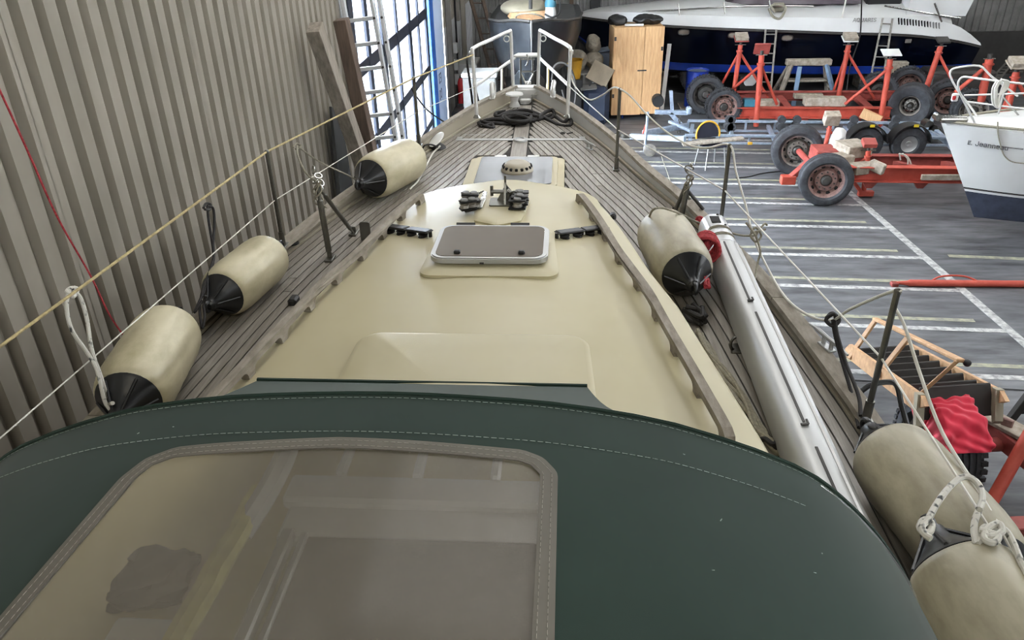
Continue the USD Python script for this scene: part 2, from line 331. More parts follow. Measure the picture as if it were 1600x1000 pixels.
t_ = text('CO', .22, .004); obj('sign', xf(t_, A([[0, 0, 1.], [-1, 0, 0], [0, 1, 0]]), (XW - .018, 18.5, .9)), M['ink'], door, smooth=False)

wb = thing('wall_back', 'far hall wall of dark grey corrugated steel', 'wall', kind='structure')
RB = A([[0, -1, 0], [1., 0, 0], [0, 0, 1]])
for a, b, p in [(x, x + 1.6, .105) for x in np.arange(-2.9, 8.2, 1.6)] + [(x, x + 1.6, PITCH) for x in np.arange(8.3, 16, 1.6)]:
    m = corrugated(a, b, 0 if p < .2 else 1.2, 8.6, 0, p, .03); m = (m[0][:, [1, 0, 2]] * [1, -1, 1], m[1][:, ::-1]); obj('sheet', move(m, (0, 25, 0)), M['sheet_d'], wb, smooth=False)
obj('backing', box((6.4, 25.12, 4.3), (19.4, .1, 8.6)), M['grey_d'], wb, smooth=False)
obj('plinth', box((12.2, 24.95, .6), (7.8, .12, 1.2), .01), M['grey_d'], wb, smooth=False)
obj('hatch_box', box(PY(930, 12, 24.85), (.3, .2, .45), .01), M['black'], wb, smooth=False)
wr = thing('wall_right', 'right hall wall of grey corrugated steel', 'wall', kind='structure')
obj('backing', box((16.1, 9, 4.3), (.1, 34, 8.6)), M['sheet_w'], wr, smooth=False)
wf = thing('wall_front', 'hall wall behind the viewpoint in grey steel', 'wall', kind='structure')
obj('backing', box((6.4, -8.0, 4.3), (19.4, .1, 8.6)), M['sheet_w'], wf, smooth=False)
cl = thing('ceiling', 'hall roof of pale steel sheets', 'ceiling', kind='structure')
obj('sheet', box((6.4, 8.5, 9.0), (19.6, 34, .1)), M['ceil'], cl, smooth=False)
wl2 = thing('wall_left_rear', 'left hall wall behind the viewpoint', 'wall', kind='structure')
obj('backing', box((XW - .12, -6.2, 4.3), (.1, 3.8, 8.6)), M['col'], wl2, smooth=False)
yard = obj('yard', box((-23.1, 10, -.2), (40, 90, .2)), M['ext'], None, smooth=False, label='pale paved yard outside the glazed door', kind='structure')

# ================================================================ the sailing yacht in front of the camera
_by = PchipInterpolator([-4, -2, 0, 1.9, 2.56, 3.3, 3.97, 4.6, 5.35, 5.8, 6.6, 7.4, 8.0, 8.2], [1.22, 1.5, 1.63, 1.68, 1.67, 1.61, 1.53, 1.41, 1.22, 1.07, .83, .53, .24, .13])
_db = _by.derivative()
def xc(y): return -0.36 - 0.012 * (y - 3)
def hb(y): return float(_by(y))
def zd(y): return 3.17 + 0.006 * max(0.0, y - 4.5) ** 2
def rail_h(y): return .065 + .07 * min(1, max(0, (y - 4.5) / 3.0))
def off(y, d): return max(0.0, hb(y) - d * math.sqrt(1 + float(_db(y)) ** 2))
_bc = PchipInterpolator([.8, 2.15, 2.42, 3.0, 3.17, 3.64, 4.05, 4.6], [1.16, 1.07, 1.03, .935, .91, .80, .725, .60])
def bc(y):
    if y <= 4.6: return float(_bc(y))
    t = min(1, (y - 4.6) / .5); return .60 * max(0, 1 - t ** 2.2) ** (1 / 2.2)
def roof(x, y):
    b = max(bc(min(y, 5.05)), .25); u = min(1, abs(x - xc(y)) / max(b, .05)); return 3.17 + .32 - .07 * max(0, (y - 4.2) / .9) ** 2 + .085 * (1 - u * u) * min(1, b / .8)
def PD(px, py, dz=0.0):
    y = 4.0
    for _ in range(40): q = PZ(px, py, zd(y) + dz); y = q[1]
    return q
def PR(px, py, dz=0.0):                                     # a picture point on the coachroof
    z = 3.55
    for _ in range(30): q = PZ(px, py, z + dz); z = roof(q[0], q[1])
    return q
def PE(px, py, side, inset=.03):                            # a picture point in the upright surface over the deck edge
    r = ray(px, py); was = None
    for t in np.linspace(.0002, .012, 3000):
        q = r * t; y = q[1]
        if y > 8.15: break
        f = side * (q[0] - xc(y)) - off(y, inset)
        if was is not None and was < 0 <= f: return q + [0, 0, EYE]
        was = f
    return PY(px, py, 8.1)

yacht = thing('sailing_yacht', 'white sailing yacht with grey teak deck and cream coachroof filling the foreground', 'sailing yacht', (-.36, 3, 0))
Y = yacht
ys = np.r_[np.linspace(-4, 7.2, 30), np.linspace(7.4, 8.2, 9)]
rings = []
for y in ys:
    b, z, c = hb(y), zd(y), xc(y); k = max(.12, min(1, (8.6 - y) / 5)); pts = [(b, 0), (b * .985, -.35), (b * .93, -.75), (b * .78, -1.15), (b * .42, -1.55 * k - .1), (0, -1.75 * k - .1)]
    rings.append([(c + x, y - (0 if dz == 0 else -.10 * dz * (y > 7.5)), z + dz - .012) for x, dz in pts] + [(c - x, y - (0 if dz == 0 else -.10 * dz * (y > 7.5)), z + dz - .012) for x, dz in pts[-2::-1]])
obj('hull', loft(rings), M['white'], Y, smooth=40)
keel = [(-1.2, 1.75), (1.6, 1.75), (1.3, .02), (-.7, .02)]
obj('keel', loft([[(xc(1) + s * w, y, z) for y, z in keel] for s, w in ((-1, .09), (1, .09))]), M['antifoul'], Y, smooth=False)
# deck: dark caulked bed, then every plank
dl = [(xc(y) + off(y, .02), y) for y in ys] + [(xc(y) - off(y, .02), y) for y in ys[::-1]]
obj('deck_bed', [(lambda m: (np.c_[m[0][:, :2], m[0][:, 2] + [zd(y) for y in m[0][:, 1]]], m[1]))(tri(trimesh.creation.extrude_polygon(Polygon(dl).intersection(sbox(-3, a, 3, a + .5)), .012, engine='earcut'))) for a in np.arange(-4, 8.5, .5)], M['caulk'], Y, smooth=False)
def deck_limit(y):
    if y < 5.16: return bc(min(y, 5.09)) + .06 if y < 5.0 else max(.1, bc(y) + .06)
    if y < 6.36: return .388
    return .075
GY = np.arange(.4, 8.12, .09)
def strip(parts, name, m, h0, h1):
    """parts: rows (y, inner x, outer x) in the world; a plank between heights h0, h1 above the deck"""
    R = []
    for y, a, b in parts: z = zd(y); R.append([(a, y, z + h0), (b, y, z + h0), (b, y, z + h1), (a, y, z + h1)])
    return obj(name, loft(R), m, Y, smooth=False)
n_ = 0
for s in (-1, 1):
    for k in range(24):
        d = .085 + .0525 * (k + .5); run = []; runs = []
        for y in GY:
            o, i = off(y, d - .0222), off(y, d + .0222); lim = deck_limit(y); i = max(i, lim)
            if o - i > .006 and hb(y) > d: run.append((y, xc(y) + s * i, xc(y) + s * o))
            elif run: runs.append(run); run = []
        if run: runs.append(run)
        for run in runs:
            if len(run) < 3: continue
            cut = list(range(0, len(run) - 1, 34)); shift = rng.integers(-9, 9); cut = [0] + [c + int(shift) for c in cut[1:] if 8 < c + shift < len(run) - 8] + [len(run) - 1]
            for a, b in zip(cut[:-1], cut[1:]):
                seg = run[a:b + 1]; seg = [(seg[0][0] + .003, *seg[0][1:])] + seg[1:-1:2] + [(seg[-1][0] - .003, *seg[-1][1:])]
                strip(seg, 'plank', M[f'teak{rng.integers(3)}'], .010, .019); n_ += 1
for a, b in ((6.38, 7.3), (7.31, 7.95)):
    strip([(y, xc(y) - .066, xc(y) + .066) for y in np.linspace(a, b, 6)], 'king_plank', M['teak1'], .010, .0195)
# bulwark and cap rail
for s in (-1, 1):
    R = []
    for y in ys[2:]:
        o, i, z = hb(y), off(y, .045), zd(y); R.append([(xc(y) + s * o, y, z - .02), (xc(y) + s * i, y, z), (xc(y) + s * i, y, z + rail_h(y)), (xc(y) + s * o, y, z + rail_h(y))])
    obj('bulwark', loft(R), M['bulwark'] if s < 0 else M['white'], Y, smooth=False)
    R = []
    for y in ys[2:]:
        o, i, z = off(y, .052), off(y, .075), zd(y); R.append([(xc(y) + s * o, y, z), (xc(y) + s * i, y, z), (xc(y) + s * i, y, z + .03), (xc(y) + s * o, y, z + .03)])
    obj('deck_edge_moulding', loft(R), M['bulwark'], Y, smooth=False)
    cuts = [-3.8, -.4, 3.78 if s > 0 else 2.6, 6.1, 8.18]
    for a, b in zip(cuts[:-1], cuts[1:]):
        R = []
        for y in np.linspace(a + .003, b - .003, 14):
            o, i, z = hb(y) + .012, off(y, .085 - .03 * min(1, max(0, (y - 4.5) / 2))), zd(y) + rail_h(y); R.append([(xc(y) + s * o, y, z), (xc(y) + s * i, y, z), (xc(y) + s * (i + .006), y, z + .022), (xc(y) + s * (o - .008), y, z + .022)])
        obj('cap_rail', loft(R), M['teak_rail'], Y, smooth=False)
yb = 8.19
obj('bow_plate', [box((xc(yb), yb - .02, zd(yb) + .055), (.32, .05, .15), .012), box((xc(yb), yb + .05, zd(yb) + .12), (.30, .18, .02), .006)], M['white'], Y)
# coachroof
cy = np.r_[np.linspace(.9, 4.6, 20), 4.6 + .5 * np.sin(np.linspace(.15, 1.0, 11) * np.pi / 2)]
R = []
for y in cy:
    b = max(bc(min(y, 5.0985)), .02); e = min(1, b / .3); row = []
    zb = zd(y); r = min(.05, b * .4)
    side = [(b + .055 * e, zb - .01), (b + .03 * e, zb + .16), (b + .008, roof(xc(y) + b, y) - .035), (b - .006, roof(xc(y) + b, y) - .012), (b - .025 * e, roof(xc(y) + b, y))]
    us = np.linspace(1, -1, 13)[1:-1]
    row = [(xc(y) - x, y, z) for x, z in side] + [(xc(y) - u * (b - .025 * e), y, roof(xc(y) + u * b, y) + .002) for u in us] + [(xc(y) + x, y, z) for x, z in side[::-1]]
    R.append(row)
# the front face runs down to the deck
last = R[-1]; R.append([(x * .98 + xc(5.2) * .02, 5.15, zd(5.1) - .01) for x, y, z in last])
obj('coachroof', loft(R), M['cream'], Y, smooth=50)
def slab(outline, h, lift=0.0, bev=.008, r=None):
    """a low raised panel that follows the coachroof; outline in world x, y"""
    P = Polygon(outline).buffer(-(r or 0)).buffer(r or 0, quad_segs=5) if r else Polygon(outline)
    ext_ = A(P.exterior.coords[:-1]); inn = A(P.buffer(-bev * 2).exterior.coords[:-1])
    if len(inn) != len(ext_): inn = P.centroid.coords[0] + (ext_ - P.centroid.coords[0]) * .95
    def lay(p, dz): return [(x, y, roof(x, y) + dz) for x, y in p]
    rings = [lay(ext_, -.03), lay(ext_, h * .55 + lift), lay(inn, h + lift)]
    c = A(P.centroid.coords[0]); rings += [lay(c + (inn - c) * k, h + lift) for k in (.75, .5, .25)]
    return loft(rings)
obj('raised_panel', slab([(xc(2) - .53, 1.75), (xc(2) - .50, 2.80), (xc(2) + .45, 2.80), (xc(2) + .50, 1.75)], .022, r=.09, bev=.012), M['cream'], Y, smooth=40)
obj('hatch_plinth', slab([(xc(3.6) - .335, 3.33), (xc(3.6) - .305, 3.93), (xc(3.6) + .305, 3.93), (xc(3.6) + .345, 3.33)], .03, r=.07, bev=.02), M['cream'], Y, smooth=40)
obj('mast_plinth', slab([(xc(4.2) - .13, 4.05), (xc(4.2) - .17, 4.42), (xc(4.2) + .17, 4.42), (xc(4.2) + .13, 4.05), (xc(4.2), 3.97)], .022, r=.03, bev=.01), M['cream'], Y, smooth=40)
# main hatch
hz = roof(xc(3.6), 3.42) + .004; tilt = rx(-.02)
hc = A([xc(3.62), 3.63, hz])
def lid(w, d, r, h, z): return xf(ext(rrect(w, d, r), h, z), tilt, hc)
hatch = obj('hatch', [lid(.575, .45, .07, .022, .028), lid(.56, .435, .065, .006, .05)], M['alu'], Y, label='aluminium framed deck hatch')
obj('pane', lid(.525, .40, .05, .006, .0525), M['acryl'], hatch, label='smoked acrylic pane')
for sx in (-.155, .16):
    obj('latch', xf([box((0, 0, 0), (.032, .026, .02), .006)][0], np.eye(3), hc + [sx, -.165, .068]), M['black'], hatch)
for sx in (-.16, .13):
    obj('hinge', [box(hc + [sx, .232, .045], (.1, .03, .014), .004), rod(hc + [sx - .05, .243, .05], hc + [sx + .05, .243, .05], .007, 8)], M['black'], hatch)
obj('badge', box(hc + [-.03, -.226, .036], (.02, .003, .008)), M['grey_d'], hatch, smooth=False)
# black rope organisers either side of the hatch
for s, xs in ((-1, [(604, 353), (672, 362)]), (1, [(870, 364), (948, 354)])):
    a, b = PR(*xs[0], .03), PR(*xs[1], .03); d = unit(b - a); nrm = unit(np.cross([0, 0, 1], d)); nrm = nrm if nrm[1] < 0 else -nrm
    org = obj('rope_organiser', [bar(a + d * .004, (a + b) / 2 - d * .004, .055, .014, .005), bar((a + b) / 2 + d * .004, b - d * .004, .055, .014, .005), bar(a, b, .05, .004)], M['black'], Y)
    for k in range(4):
        c = a + (b - a) * (k + .5) / 4 + nrm * .012 - [0, 0, .022]
        obj('sheave', along(lathe([(.0, -.009), (.028, -.009), (.023, 0), (.028, .009), (0, .009)], 16), c, (0, 0, 1)), M['hole'], org)
    for k in range(3): obj('post', rod(a + (b - a) * k / 2 - [0, 0, .05], a + (b - a) * k / 2, .01, 8), M['black'], org)
# wooden grab rails
def grab_rail(s, y0, y1, inset, feet=.285, hh=.074):
    ys_ = np.linspace(y0, y1, 60); P = A([(xc(y) + s * (bc(y) - inset), y, 0) for y in ys_]); P[:, 2] = [roof(x, y) for x, y, _ in P]
    S = np.r_[0, np.cumsum(np.linalg.norm(np.diff(P, axis=0), axis=1))]; Ln = S[-1]
    p = Polygon([(0, 0), (.02, .055), (.06, hh), (Ln - .06, hh), (Ln - .02, .055), (Ln, 0)]); n = round((Ln - .12) / feet); w = (Ln - .1) / n
    for k in range(n): p = p.difference(sbox(.05 + k * w + .055, -.06, .05 + (k + 1) * w - .055, hh - .06).buffer(.03, quad_segs=4))
    p = p.buffer(-.004).buffer(.004, quad_segs=3).segmentize(.07); m = ext(p, .036, -.018)   # x along, y up, z across
    v = m[0]; c = A([np.interp(v[:, 0], S, P[:, k]) for k in range(3)]).T; t = A([np.interp(v[:, 0], S, np.gradient(P[:, k], S)) for k in range(2)]).T; t /= np.linalg.norm(t, axis=1, keepdims=True)
    w_ = np.c_[t[:, 1], -t[:, 0]]; return solid((np.c_[c[:, :2] + w_ * v[:, 2:3], c[:, 2] + v[:, 1] - .003], m[1]))
obj('grab_rail', grab_rail(-1, 2.22, 4.55, .11), M['teak_rail'], Y, smooth=30)
obj('grab_rail', grab_rail(1, 2.13, 4.55, .155, hh=.066), M['teak_rail'], Y, smooth=30)
# mast step and its blocks
mc = PR(785, 316, .03); mc[2] = roof(mc[0], mc[1]) + .02
step = obj('mast_step', move(ext(rrect(.15, .13, .015), .012), mc + [0, .01, 0]), M['steel_d'], Y)
fin = ext(Polygon([(-.06, 0), (.06, 0), (.012, .115), (-.012, .115)]), .012, -.006); fin = (fin[0][:, [2, 0, 1]], fin[1])
obj('fin', [move(fin, mc + [.018, .01, .01])], M['steel_d'], step, smooth=False)
fin2 = ext(Polygon([(-.055, 0), (.075, 0), (.0, .10)]), .01, -.005); fin2 = (fin2[0][:, [0, 2, 1]], fin2[1][:, ::-1]); obj('fin', move(fin2, mc + [.02, .035, .01]), M['steel_d'], step, smooth=False)
obj('pin', [rod(mc + [.018, .02, .11], mc + [.018, .02, .165], .006, 8), rod(mc + [-.065, .0, .075], mc + [.03, .0, .075], .012, 10), rod(mc + [-.06, 0, .05], mc + [-.06, 0, .11], .009, 8)], M['steel_d'], step)
obj('shackle', [torus(mc + [.07, -.01, .06], .022, .006, (0, 1, .3)), torus(mc + [.105, -.03, .035], .02, .006, (1, 0, .4)), rope([mc + [.03, 0, .085], mc + [.075, -.01, .055], mc + [.14, -.04, .02]], .011, 5)], M['steel_d'], step)
def block(c, d, name='turning_block', n=2):
    c = A(c, float); F = frame(d); g = obj(name, [bar(c - F[:, 2] * .05, c + F[:, 2] * .05, .05, .012, .004), bar(c - F[:, 2] * .05 + [0, 0, .045], c + F[:, 2] * .05 + [0, 0, .045], .05, .008, .003)], M['black'], Y)
    for k in range(n):
        q = c + F[:, 2] * (k - (n - 1) / 2) * .046 + [0, 0, .024]
        obj('sheave', along(lathe([(0, -.014), (.03, -.014), (.022, 0), (.03, .014), (0, .014)], 16), q, (0, 0, 1)), M['rim_g'], g)
        obj('cheek', along(lathe([(0, .0), (.024, .0), (.02, .007), (0, .009)], 14), q + [0, 0, .028], (0, 0, 1)), M['plast_g'], g)
    return g
lc = PR(738, 326, .02)
for dx, dy, dz, d in ((0, 0, 0, (1, .35, .1)), (-.015, .035, .03, (1, .2, -.1)), (-.02, -.025, .012, (1, .5, 0))):
    block(lc + [dx, dy, dz], d)
def flat_shackle(pts, w=.012): return [bar(A(p), A(q), w, .006, .002) for p, q in zip(pts[:-1], pts[1:])]
q = [PR(*p, .03) for p in ((733, 305), (752, 300), (757, 299), (752, 312), (747, 316))]
obj('link_plate', flat_shackle(q, .014) + flat_shackle([PR(732, 304, .02), PR(743, 306, .03), PR(756, 298, .05)], .01), M['steel'], Y, smooth=False)
obj('link_plate', flat_shackle([PR(759, 300, .04), PR(756, 311, .04), PR(750, 325, .03)], .02), M['steel'], Y, smooth=False)
rc = PR(812, 322, .02)
for k in range(5):
    block(rc + [-.01 + .012 * (k % 2), .07 - .032 * k, .012 + .012 * (k % 2)], (1, .12 - .05 * k, .05), n=1)
# fore hatch, ventilator, chain locker lid
fh = (xc(5.9), 5.93, zd(5.9) + .012)
fore = obj('fore_hatch', [move(ext(rrect(.772, .88, .05), .03), A(fh) + [0, -.05, 0]), move(ext(rrect(.66, .72, .04), .05), A(fh) + [0, -.06, .02])], M['cream'], Y)
obj('pane', move(ext(rrect(.58, .66, .03), .012), A(fh) + [0, -.05, .064]), M['acryl_g'], fore, label='grey acrylic pane')
for sx in (-.14, .13): obj('hinge', box(A(fh) + [sx, .31, .065], (.1, .03, .02), .005), M['tube_w'], fore)
vc = A([xc(5.9) + .02, 5.86, fh[2] + .076])
vent = obj('ventilator', move(lathe([(.0, 0), (.125, 0), (.125, .012), (.098, .05), (.08, .064), (.05, .066), (.0, .062)], 36), vc), M['bulwark'], Y, label='cream round mushroom ventilator')
for k in range(16):
    a = k / 16 * 2 * math.pi; obj('slot', xf(box((.106, 0, .034), (.022, .022, .022), .004), rz(a), vc), M['hole'], vent, smooth=False)
def lk(px, py): return PD(px, py, .02)
def flatline(pts, w, h=.004): return [bar(A(p), A(q), w, h, .0) for p, q in zip(pts[:-1], pts[1:])]
yl = 6.86
obj('locker_trim', [box((xc(yl), yl, zd(yl) + .021), (1.16, .055, .006), .002), box((xc(yl) - .55, yl + .05, zd(yl) + .021), (.05, .07, .006), .002), box((xc(yl) + .55, yl + .05, zd(yl) + .021), (.05, .07, .006), .002), box((xc(yl) - .42, yl + .15, zd(yl) + .021), (.2, .012, .006), .001)], M['alu'], Y, smooth=False)
obj('deck_fitting', move(lathe([(0, 0), (.065, 0), (.06, .018), (.035, .024), (.03, .012), (0, .012)], 22), (xc(yl), yl - .03, zd(yl) + .018)), M['alu'], Y)
obj('lift_ring', [bar(PD(895, 207, .022), PD(886, 209, .022), .012, .012, .003), torus(PD(879, 208, .022), .02, .006, (0, 0, 1), 14, 6)], M['grey_d'], Y)
# cleats, fairleads, bollard
def cleat(c, d, L_=.2, m='alu', parent=None):
    c = A(c, float); d = unit(d); return [tube(cr([c - d * L_ / 2 + [0, 0, .042], c - d * L_ * .3 + [0, 0, .048], c + [0, 0, .045], c + d * L_ * .3 + [0, 0, .048], c + d * L_ / 2 + [0, 0, .042]], 3), [.006] * 3 + [.011] * 7 + [.006] * 3, 8), rod(c - d * .03, c - d * .03 + [0, 0, .045], .011, 8), rod(c + d * .03, c + d * .03 + [0, 0, .045], .011, 8), bar(c - d * .05, c + d * .05, .04, .01, .003)]
obj('cleat', cleat(PD(921, 232, .02), (-.5, 1, 0), .22), M['alu'], Y)
obj('cleat', cleat(PD(1292, 542, .09), (-.32, 1, 0), .30), M['alu'], Y)
bl = PD(683, 231, .02)
lead = obj('fairlead_block', [along(lathe([(0, 0), (.07, 0), (.075, .02), (.05, .035), (0, .035)], 20), bl, (.25, -.1, 1))], M['black'], Y)
obj('cheek', xf(ball((0, 0, 0), .1, 2, (1.15, .62, .14)), frame(unit((-.35, -.25, 1))) @ rz(.9), bl + [0, 0, .075]), M['white'], lead, label='white oval cheek')
for px, py, s in ((771, 163, -1), (864, 163, 1)):
    c = PE(px, py + 4, s, .03); c[2] = zd(c[1]) + rail_h(c[1]) + .02
    obj('bow_chock', [rope([c + [0, -.11, 0], c + [0, -.1, .07], c + [.01 * s, -.02, .12], c + [0, .06, .09], c + [0, .1, 0]], [.022] * 25 if 0 else .022, 6, 8), box(c, (.05, .26, .02), .006)], M['tube_w'], Y)
bo = PD(804, 166, .02)
obj('windlass', [move(lathe([(0, 0), (.06, 0), (.05, .02), (.035, .05), (.05, .10), (.09, .115), (.085, .13), (0, .14)], 20), bo), move(lathe([(0, 0), (.05, 0), (.04, .04), (0, .05)], 16), bo + [.1, .12, 0]), bar(bo + [.05, .1, .03], bo + [.16, .1, .03], .05, .04, .01)], M['white'], Y)
# pulpit
feet = {s: (PE(745 if s < 0 else 887, 192 if s < 0 else 190, s, .04), A([xc(8.14) + s * .125, 8.14, 3.34])) for s in (-1, 1)}
for s in (-1, 1):
    o, i = feet[s]; o = A([xc(7.24) + s * .42, 7.24, zd(7.24) + .12]); to = o + [-.02 * s * -1, .03, .60]; ti = i + [s * .02, .06, .60]
    k = lambda a, b, t: a + (b - a) * t
    pts = [o, k(o, to, .55), k(o, to, .93), k(to, ti, .06), k(to, ti, .5), k(to, ti, .93), k(ti, i, .05), k(ti, i, .5), i]
    pul = obj('pulpit', tube(cr(pts, 4), .0175, 10), M['tube_w'], Y, label='white tube pulpit hoop')
    mid = k(o, to, .45); f = A([xc(8.62) + s * .13, 8.62, 3.60])
    obj('mid_bar', rod(mid, f, .0165, 10), M['tube_w'], pul)
    obj('eye', [torus(k(ti, to, .12) - [0, 0, .06], .028, .006, (0, 1, 0), 14, 6), torus(to + [s * .02, 0, -.04], .016, .006, (1, 0, 0), 12, 6)], M['tube_w'], pul)
    obj('foot', [move(lathe([(0, 0), (.036, 0), (.03, .012), (.018, .03), (0, .03)], 14), q - [0, 0, .015]) for q in (o, i)], M['steel'], pul)
obj('bow_seat', move(ext(Polygon([(-.13, -.05), (.13, -.05), (.09, .08), (-.09, .08)]).buffer(.02), .016), (xc(8.65), 8.66, 3.61)), M['white'], Y)
# anchor roller with forestay fork ahead of the stem
ar = A([xc(8.5), 8.5, 3.26])
roller = obj('anchor_roller', [bar(ar + [sx, -.45, .03], ar + [sx, .35, .05], .012, .06, .003) for sx in (-.07, .07)] + [rod(ar + [-.07, .25, .04], ar + [.07, .25, .04], .03, 12)], M['steel'], Y)
obj('fork', [rod(ar + [sx, .1, .02], ar + [sx, .1, .34], .012, 8) for sx in (-.07, .06)] + [rod(ar + [-.08, .1, .33], ar + [.08, .1, .33], .012, 8), rod(ar + [-.07, .1, .2], ar + [.07, .1, .2], .010, 8), rod(ar + [-.06, .08, .18], ar + [0, -.05, .08], .009, 8), rod(ar + [.06, .08, .18], ar + [0, -.05, .08], .009, 8), rod(ar + [0, -.05, .1], ar + [0, -.3, .04], .012, 8), rope([ar + [0, .1, .38], ar + [.01, .09, .31], ar + [-.01, .08, .26]], .01, 4)], M['steel'], roller)
for s, m in ((-1, 'galv'), (1, 'grey_d')):
    p = ext(Polygon([(0, 0), (s * .10, .02), (s * .13, .2), (s * .05, .3), (0, .27)]).buffer(.01), .012); obj('anchor_fluke', xf((p[0][:, [0, 2, 1]], p[1]), np.eye(3), ar + [s * .045, .2, -.12]), M[m], roller)
# stanchions and lifelines
ST = {}
for s, L_ in ((1, [(2.70, .59, .0, .06), (4.66, .56, .0, .04), (6.07, .62, .0, .19)]), (-1, [(4.42, .60, .0, .06), (6.36, .55, .0, .08), (1.85, .58, 0, .045)])):
    for y, h, lean, ins in L_:
        z = zd(y) + (rail_h(y) + .02 if ins < .1 else .03); p = A([xc(y) + s * (hb(y) - ins), y, z]); t = p + [lean * .3, lean * .3, h]; ST[s, y] = (p, t)
        st = obj('stanchion', [tube([p, t], .0125, 10), ball(t, .014, 1)], M['steel_d'], Y)
        obj('socket', [rod(p - [0, 0, .01], p + [0, 0, .09], .018, 10), box(p - [0, 0, .002], (.05, .09, .012), .003)], M['steel_d'], st)
def st(s, y, f=1.0): return ST[s, y][0] + (ST[s, y][1] - ST[s, y][0]) * f
aft = {s: A([xc(-1.5) + s * (hb(-1.5) - .05), -1.5, zd(0) + .10]) for s in (-1, 1)}
po = {s: A([xc(7.24) + s * .43, 7.24, zd(7.24) + .12]) for s in (-1, 1)}
up = [po[-1] + [0, 0, .55], st(-1, 6.36), st(-1, 4.42), st(-1, 1.85), aft[-1] + [0, 0, .6]]
obj('lifeline', tube(np.vstack([np.linspace(a, b, 6)[:-1] for a, b in zip(up[:-1], up[1:])] + [up[-1:]]), .0062, 7), M['rope_y'], Y, label='yellowed upper lifeline')
lo = [po[-1] + [0, 0, .27], st(-1, 6.36, .5), st(-1, 4.42, .5), st(-1, 1.85, .5), aft[-1] + [0, 0, .3]]
obj('lifeline', tube(lo, .0032, 6), M['hose'], Y, label='thin lower lifeline wire')
lo = [po[1] + [0, 0, .27], st(1, 6.07, .5), st(1, 4.66, .5), st(1, 2.70, .5), aft[1] + [0, 0, .3]]
obj('lifeline', tube(lo, .0048, 6), M['hose'], Y, label='straight lower lifeline wire')
hose = [po[1] + [.01, 0, .58]] + [PE(*p, 1, .045 + .03 * k) for k, p in enumerate(((893, 122), (905, 143), (922, 156), (942, 148), (958, 137)))] + [st(1, 6.07) + [0, 0, .004]] + [PE(*p, 1, .16 - .03 * k) for k, p in enumerate(((985, 150), (1010, 178), (1040, 205), (1075, 226), (1105, 231)))] + [st(1, 4.66) + [0, 0, .004]]
hose += [PE(*p, 1, .02) for p in ((1150, 268), (1165, 320), (1178, 372), (1195, 410), (1225, 462), (1262, 492), (1300, 500), (1330, 482))] + [st(1, 2.70) + [0, 0, .004]] + [PE(*p, 1, .02) for p in ((1397, 476), (1413, 508), (1438, 585), (1472, 675), (1530, 770), (1600, 890))]
obj('lifeline', tube(cr(hose, 5), .0068, 8), M['hose'], Y, label='slack white upper lifeline')
# shroud plates and rigging screws on the side decks
def rigging(base1, base2, top, ropes=()):
    a, b, t = A(base1), A(base2), A(top)
    g = obj('rigging_screw', [tube([a, a + (t - a) * .1, a + (t - a) * .12, a + (t - a) * .8, a + (t - a) * .82, t], [.012, .012, .019, .019, .011, .011], 10), tube([b, b + (t - b) * .1, b + (t - b) * .12, b + (t - b) * .8, b + (t - b) * .82, t], [.009, .009, .014, .014, .009, .009], 10)], M['steel_d'], Y)
    obj('shackle', [torus(t + [rng.normal() * .02, rng.normal() * .02, -.02 + .03 * k], .022, .006, rng.normal(size=3), 12, 6) for k in range(5)], M['steel'], g)
    for q in (a, b): obj('chain_plate', [box(q + [0, 0, .005], (.05, .10, .02), .004), bar(q, q + [0, 0, .05], .03, .008, .002)], M['steel_d'], g)
    obj('lashing', [rope([t + [.03 * math.sin(2.3 * k + j), .03 * math.cos(1.9 * k + j), .03 - .06 * k] for k in range(4)], .005, 5, 6) for j in range(3)], M['rope_g'], g)
rigging(PD(516, 405, .02), PD(553, 365, .02), PD(516, 405, .02) + [-.03, .05, .46])
rigging(PD(1064, 343, .02), PD(1053, 334, .02), PD(1064, 343, .02) + [.03, .02, .28])
q = PD(1078, 314, .2); obj('lever', rod(PD(1064, 343, .02) + [.03, .02, .2], PD(1064, 343, .02) + [.14, -.02, .08], .012, 8), M['grey_d'], Y)
q = PD(572, 375, .02)
p_ = ext(sbox(-.02, 0, .02, .11).buffer(.014), .012); obj('chain_plate', move((p_[0][:, [0, 2, 1]], p_[1][:, ::-1]), q), M['steel_d'], Y)
q = PD(1150, 545, .02); obj('pad_eye', [torus(q + [0, 0, .03], .035, .008, (.4, -1, .2), 16, 6), box(q, (.06, .09, .012), .003)], M['steel_d'], Y)
obj('jammer', [box(PD(459, 470, .03), (.05, .08, .05), .012)], M['black'], Y)
sk = PE(461, 383, -1, .05); obj('strap', [rope([sk + [.02 * math.sin(2 * k), .05 * math.cos(1.7 * k), .015 * k] for k in range(5)], .010, 5, 7)], M['rope_b'], Y)
obj('cheek_fitting', box(PD(958, 338, .03), (.04, .06, .05), .012), M['black'], Y)
# bent black gate brace outside the starboard rail
g0 = [PE(*p, 1, -.10) for p in ((1345, 612), (1362, 601), (1390, 597), (1402, 604), (1408, 630), (1416, 660), (1424, 684))]
obj('gate_brace', rope(g0, .012, 5, 8), M['black'], Y, label='bent black tube outside the rail')
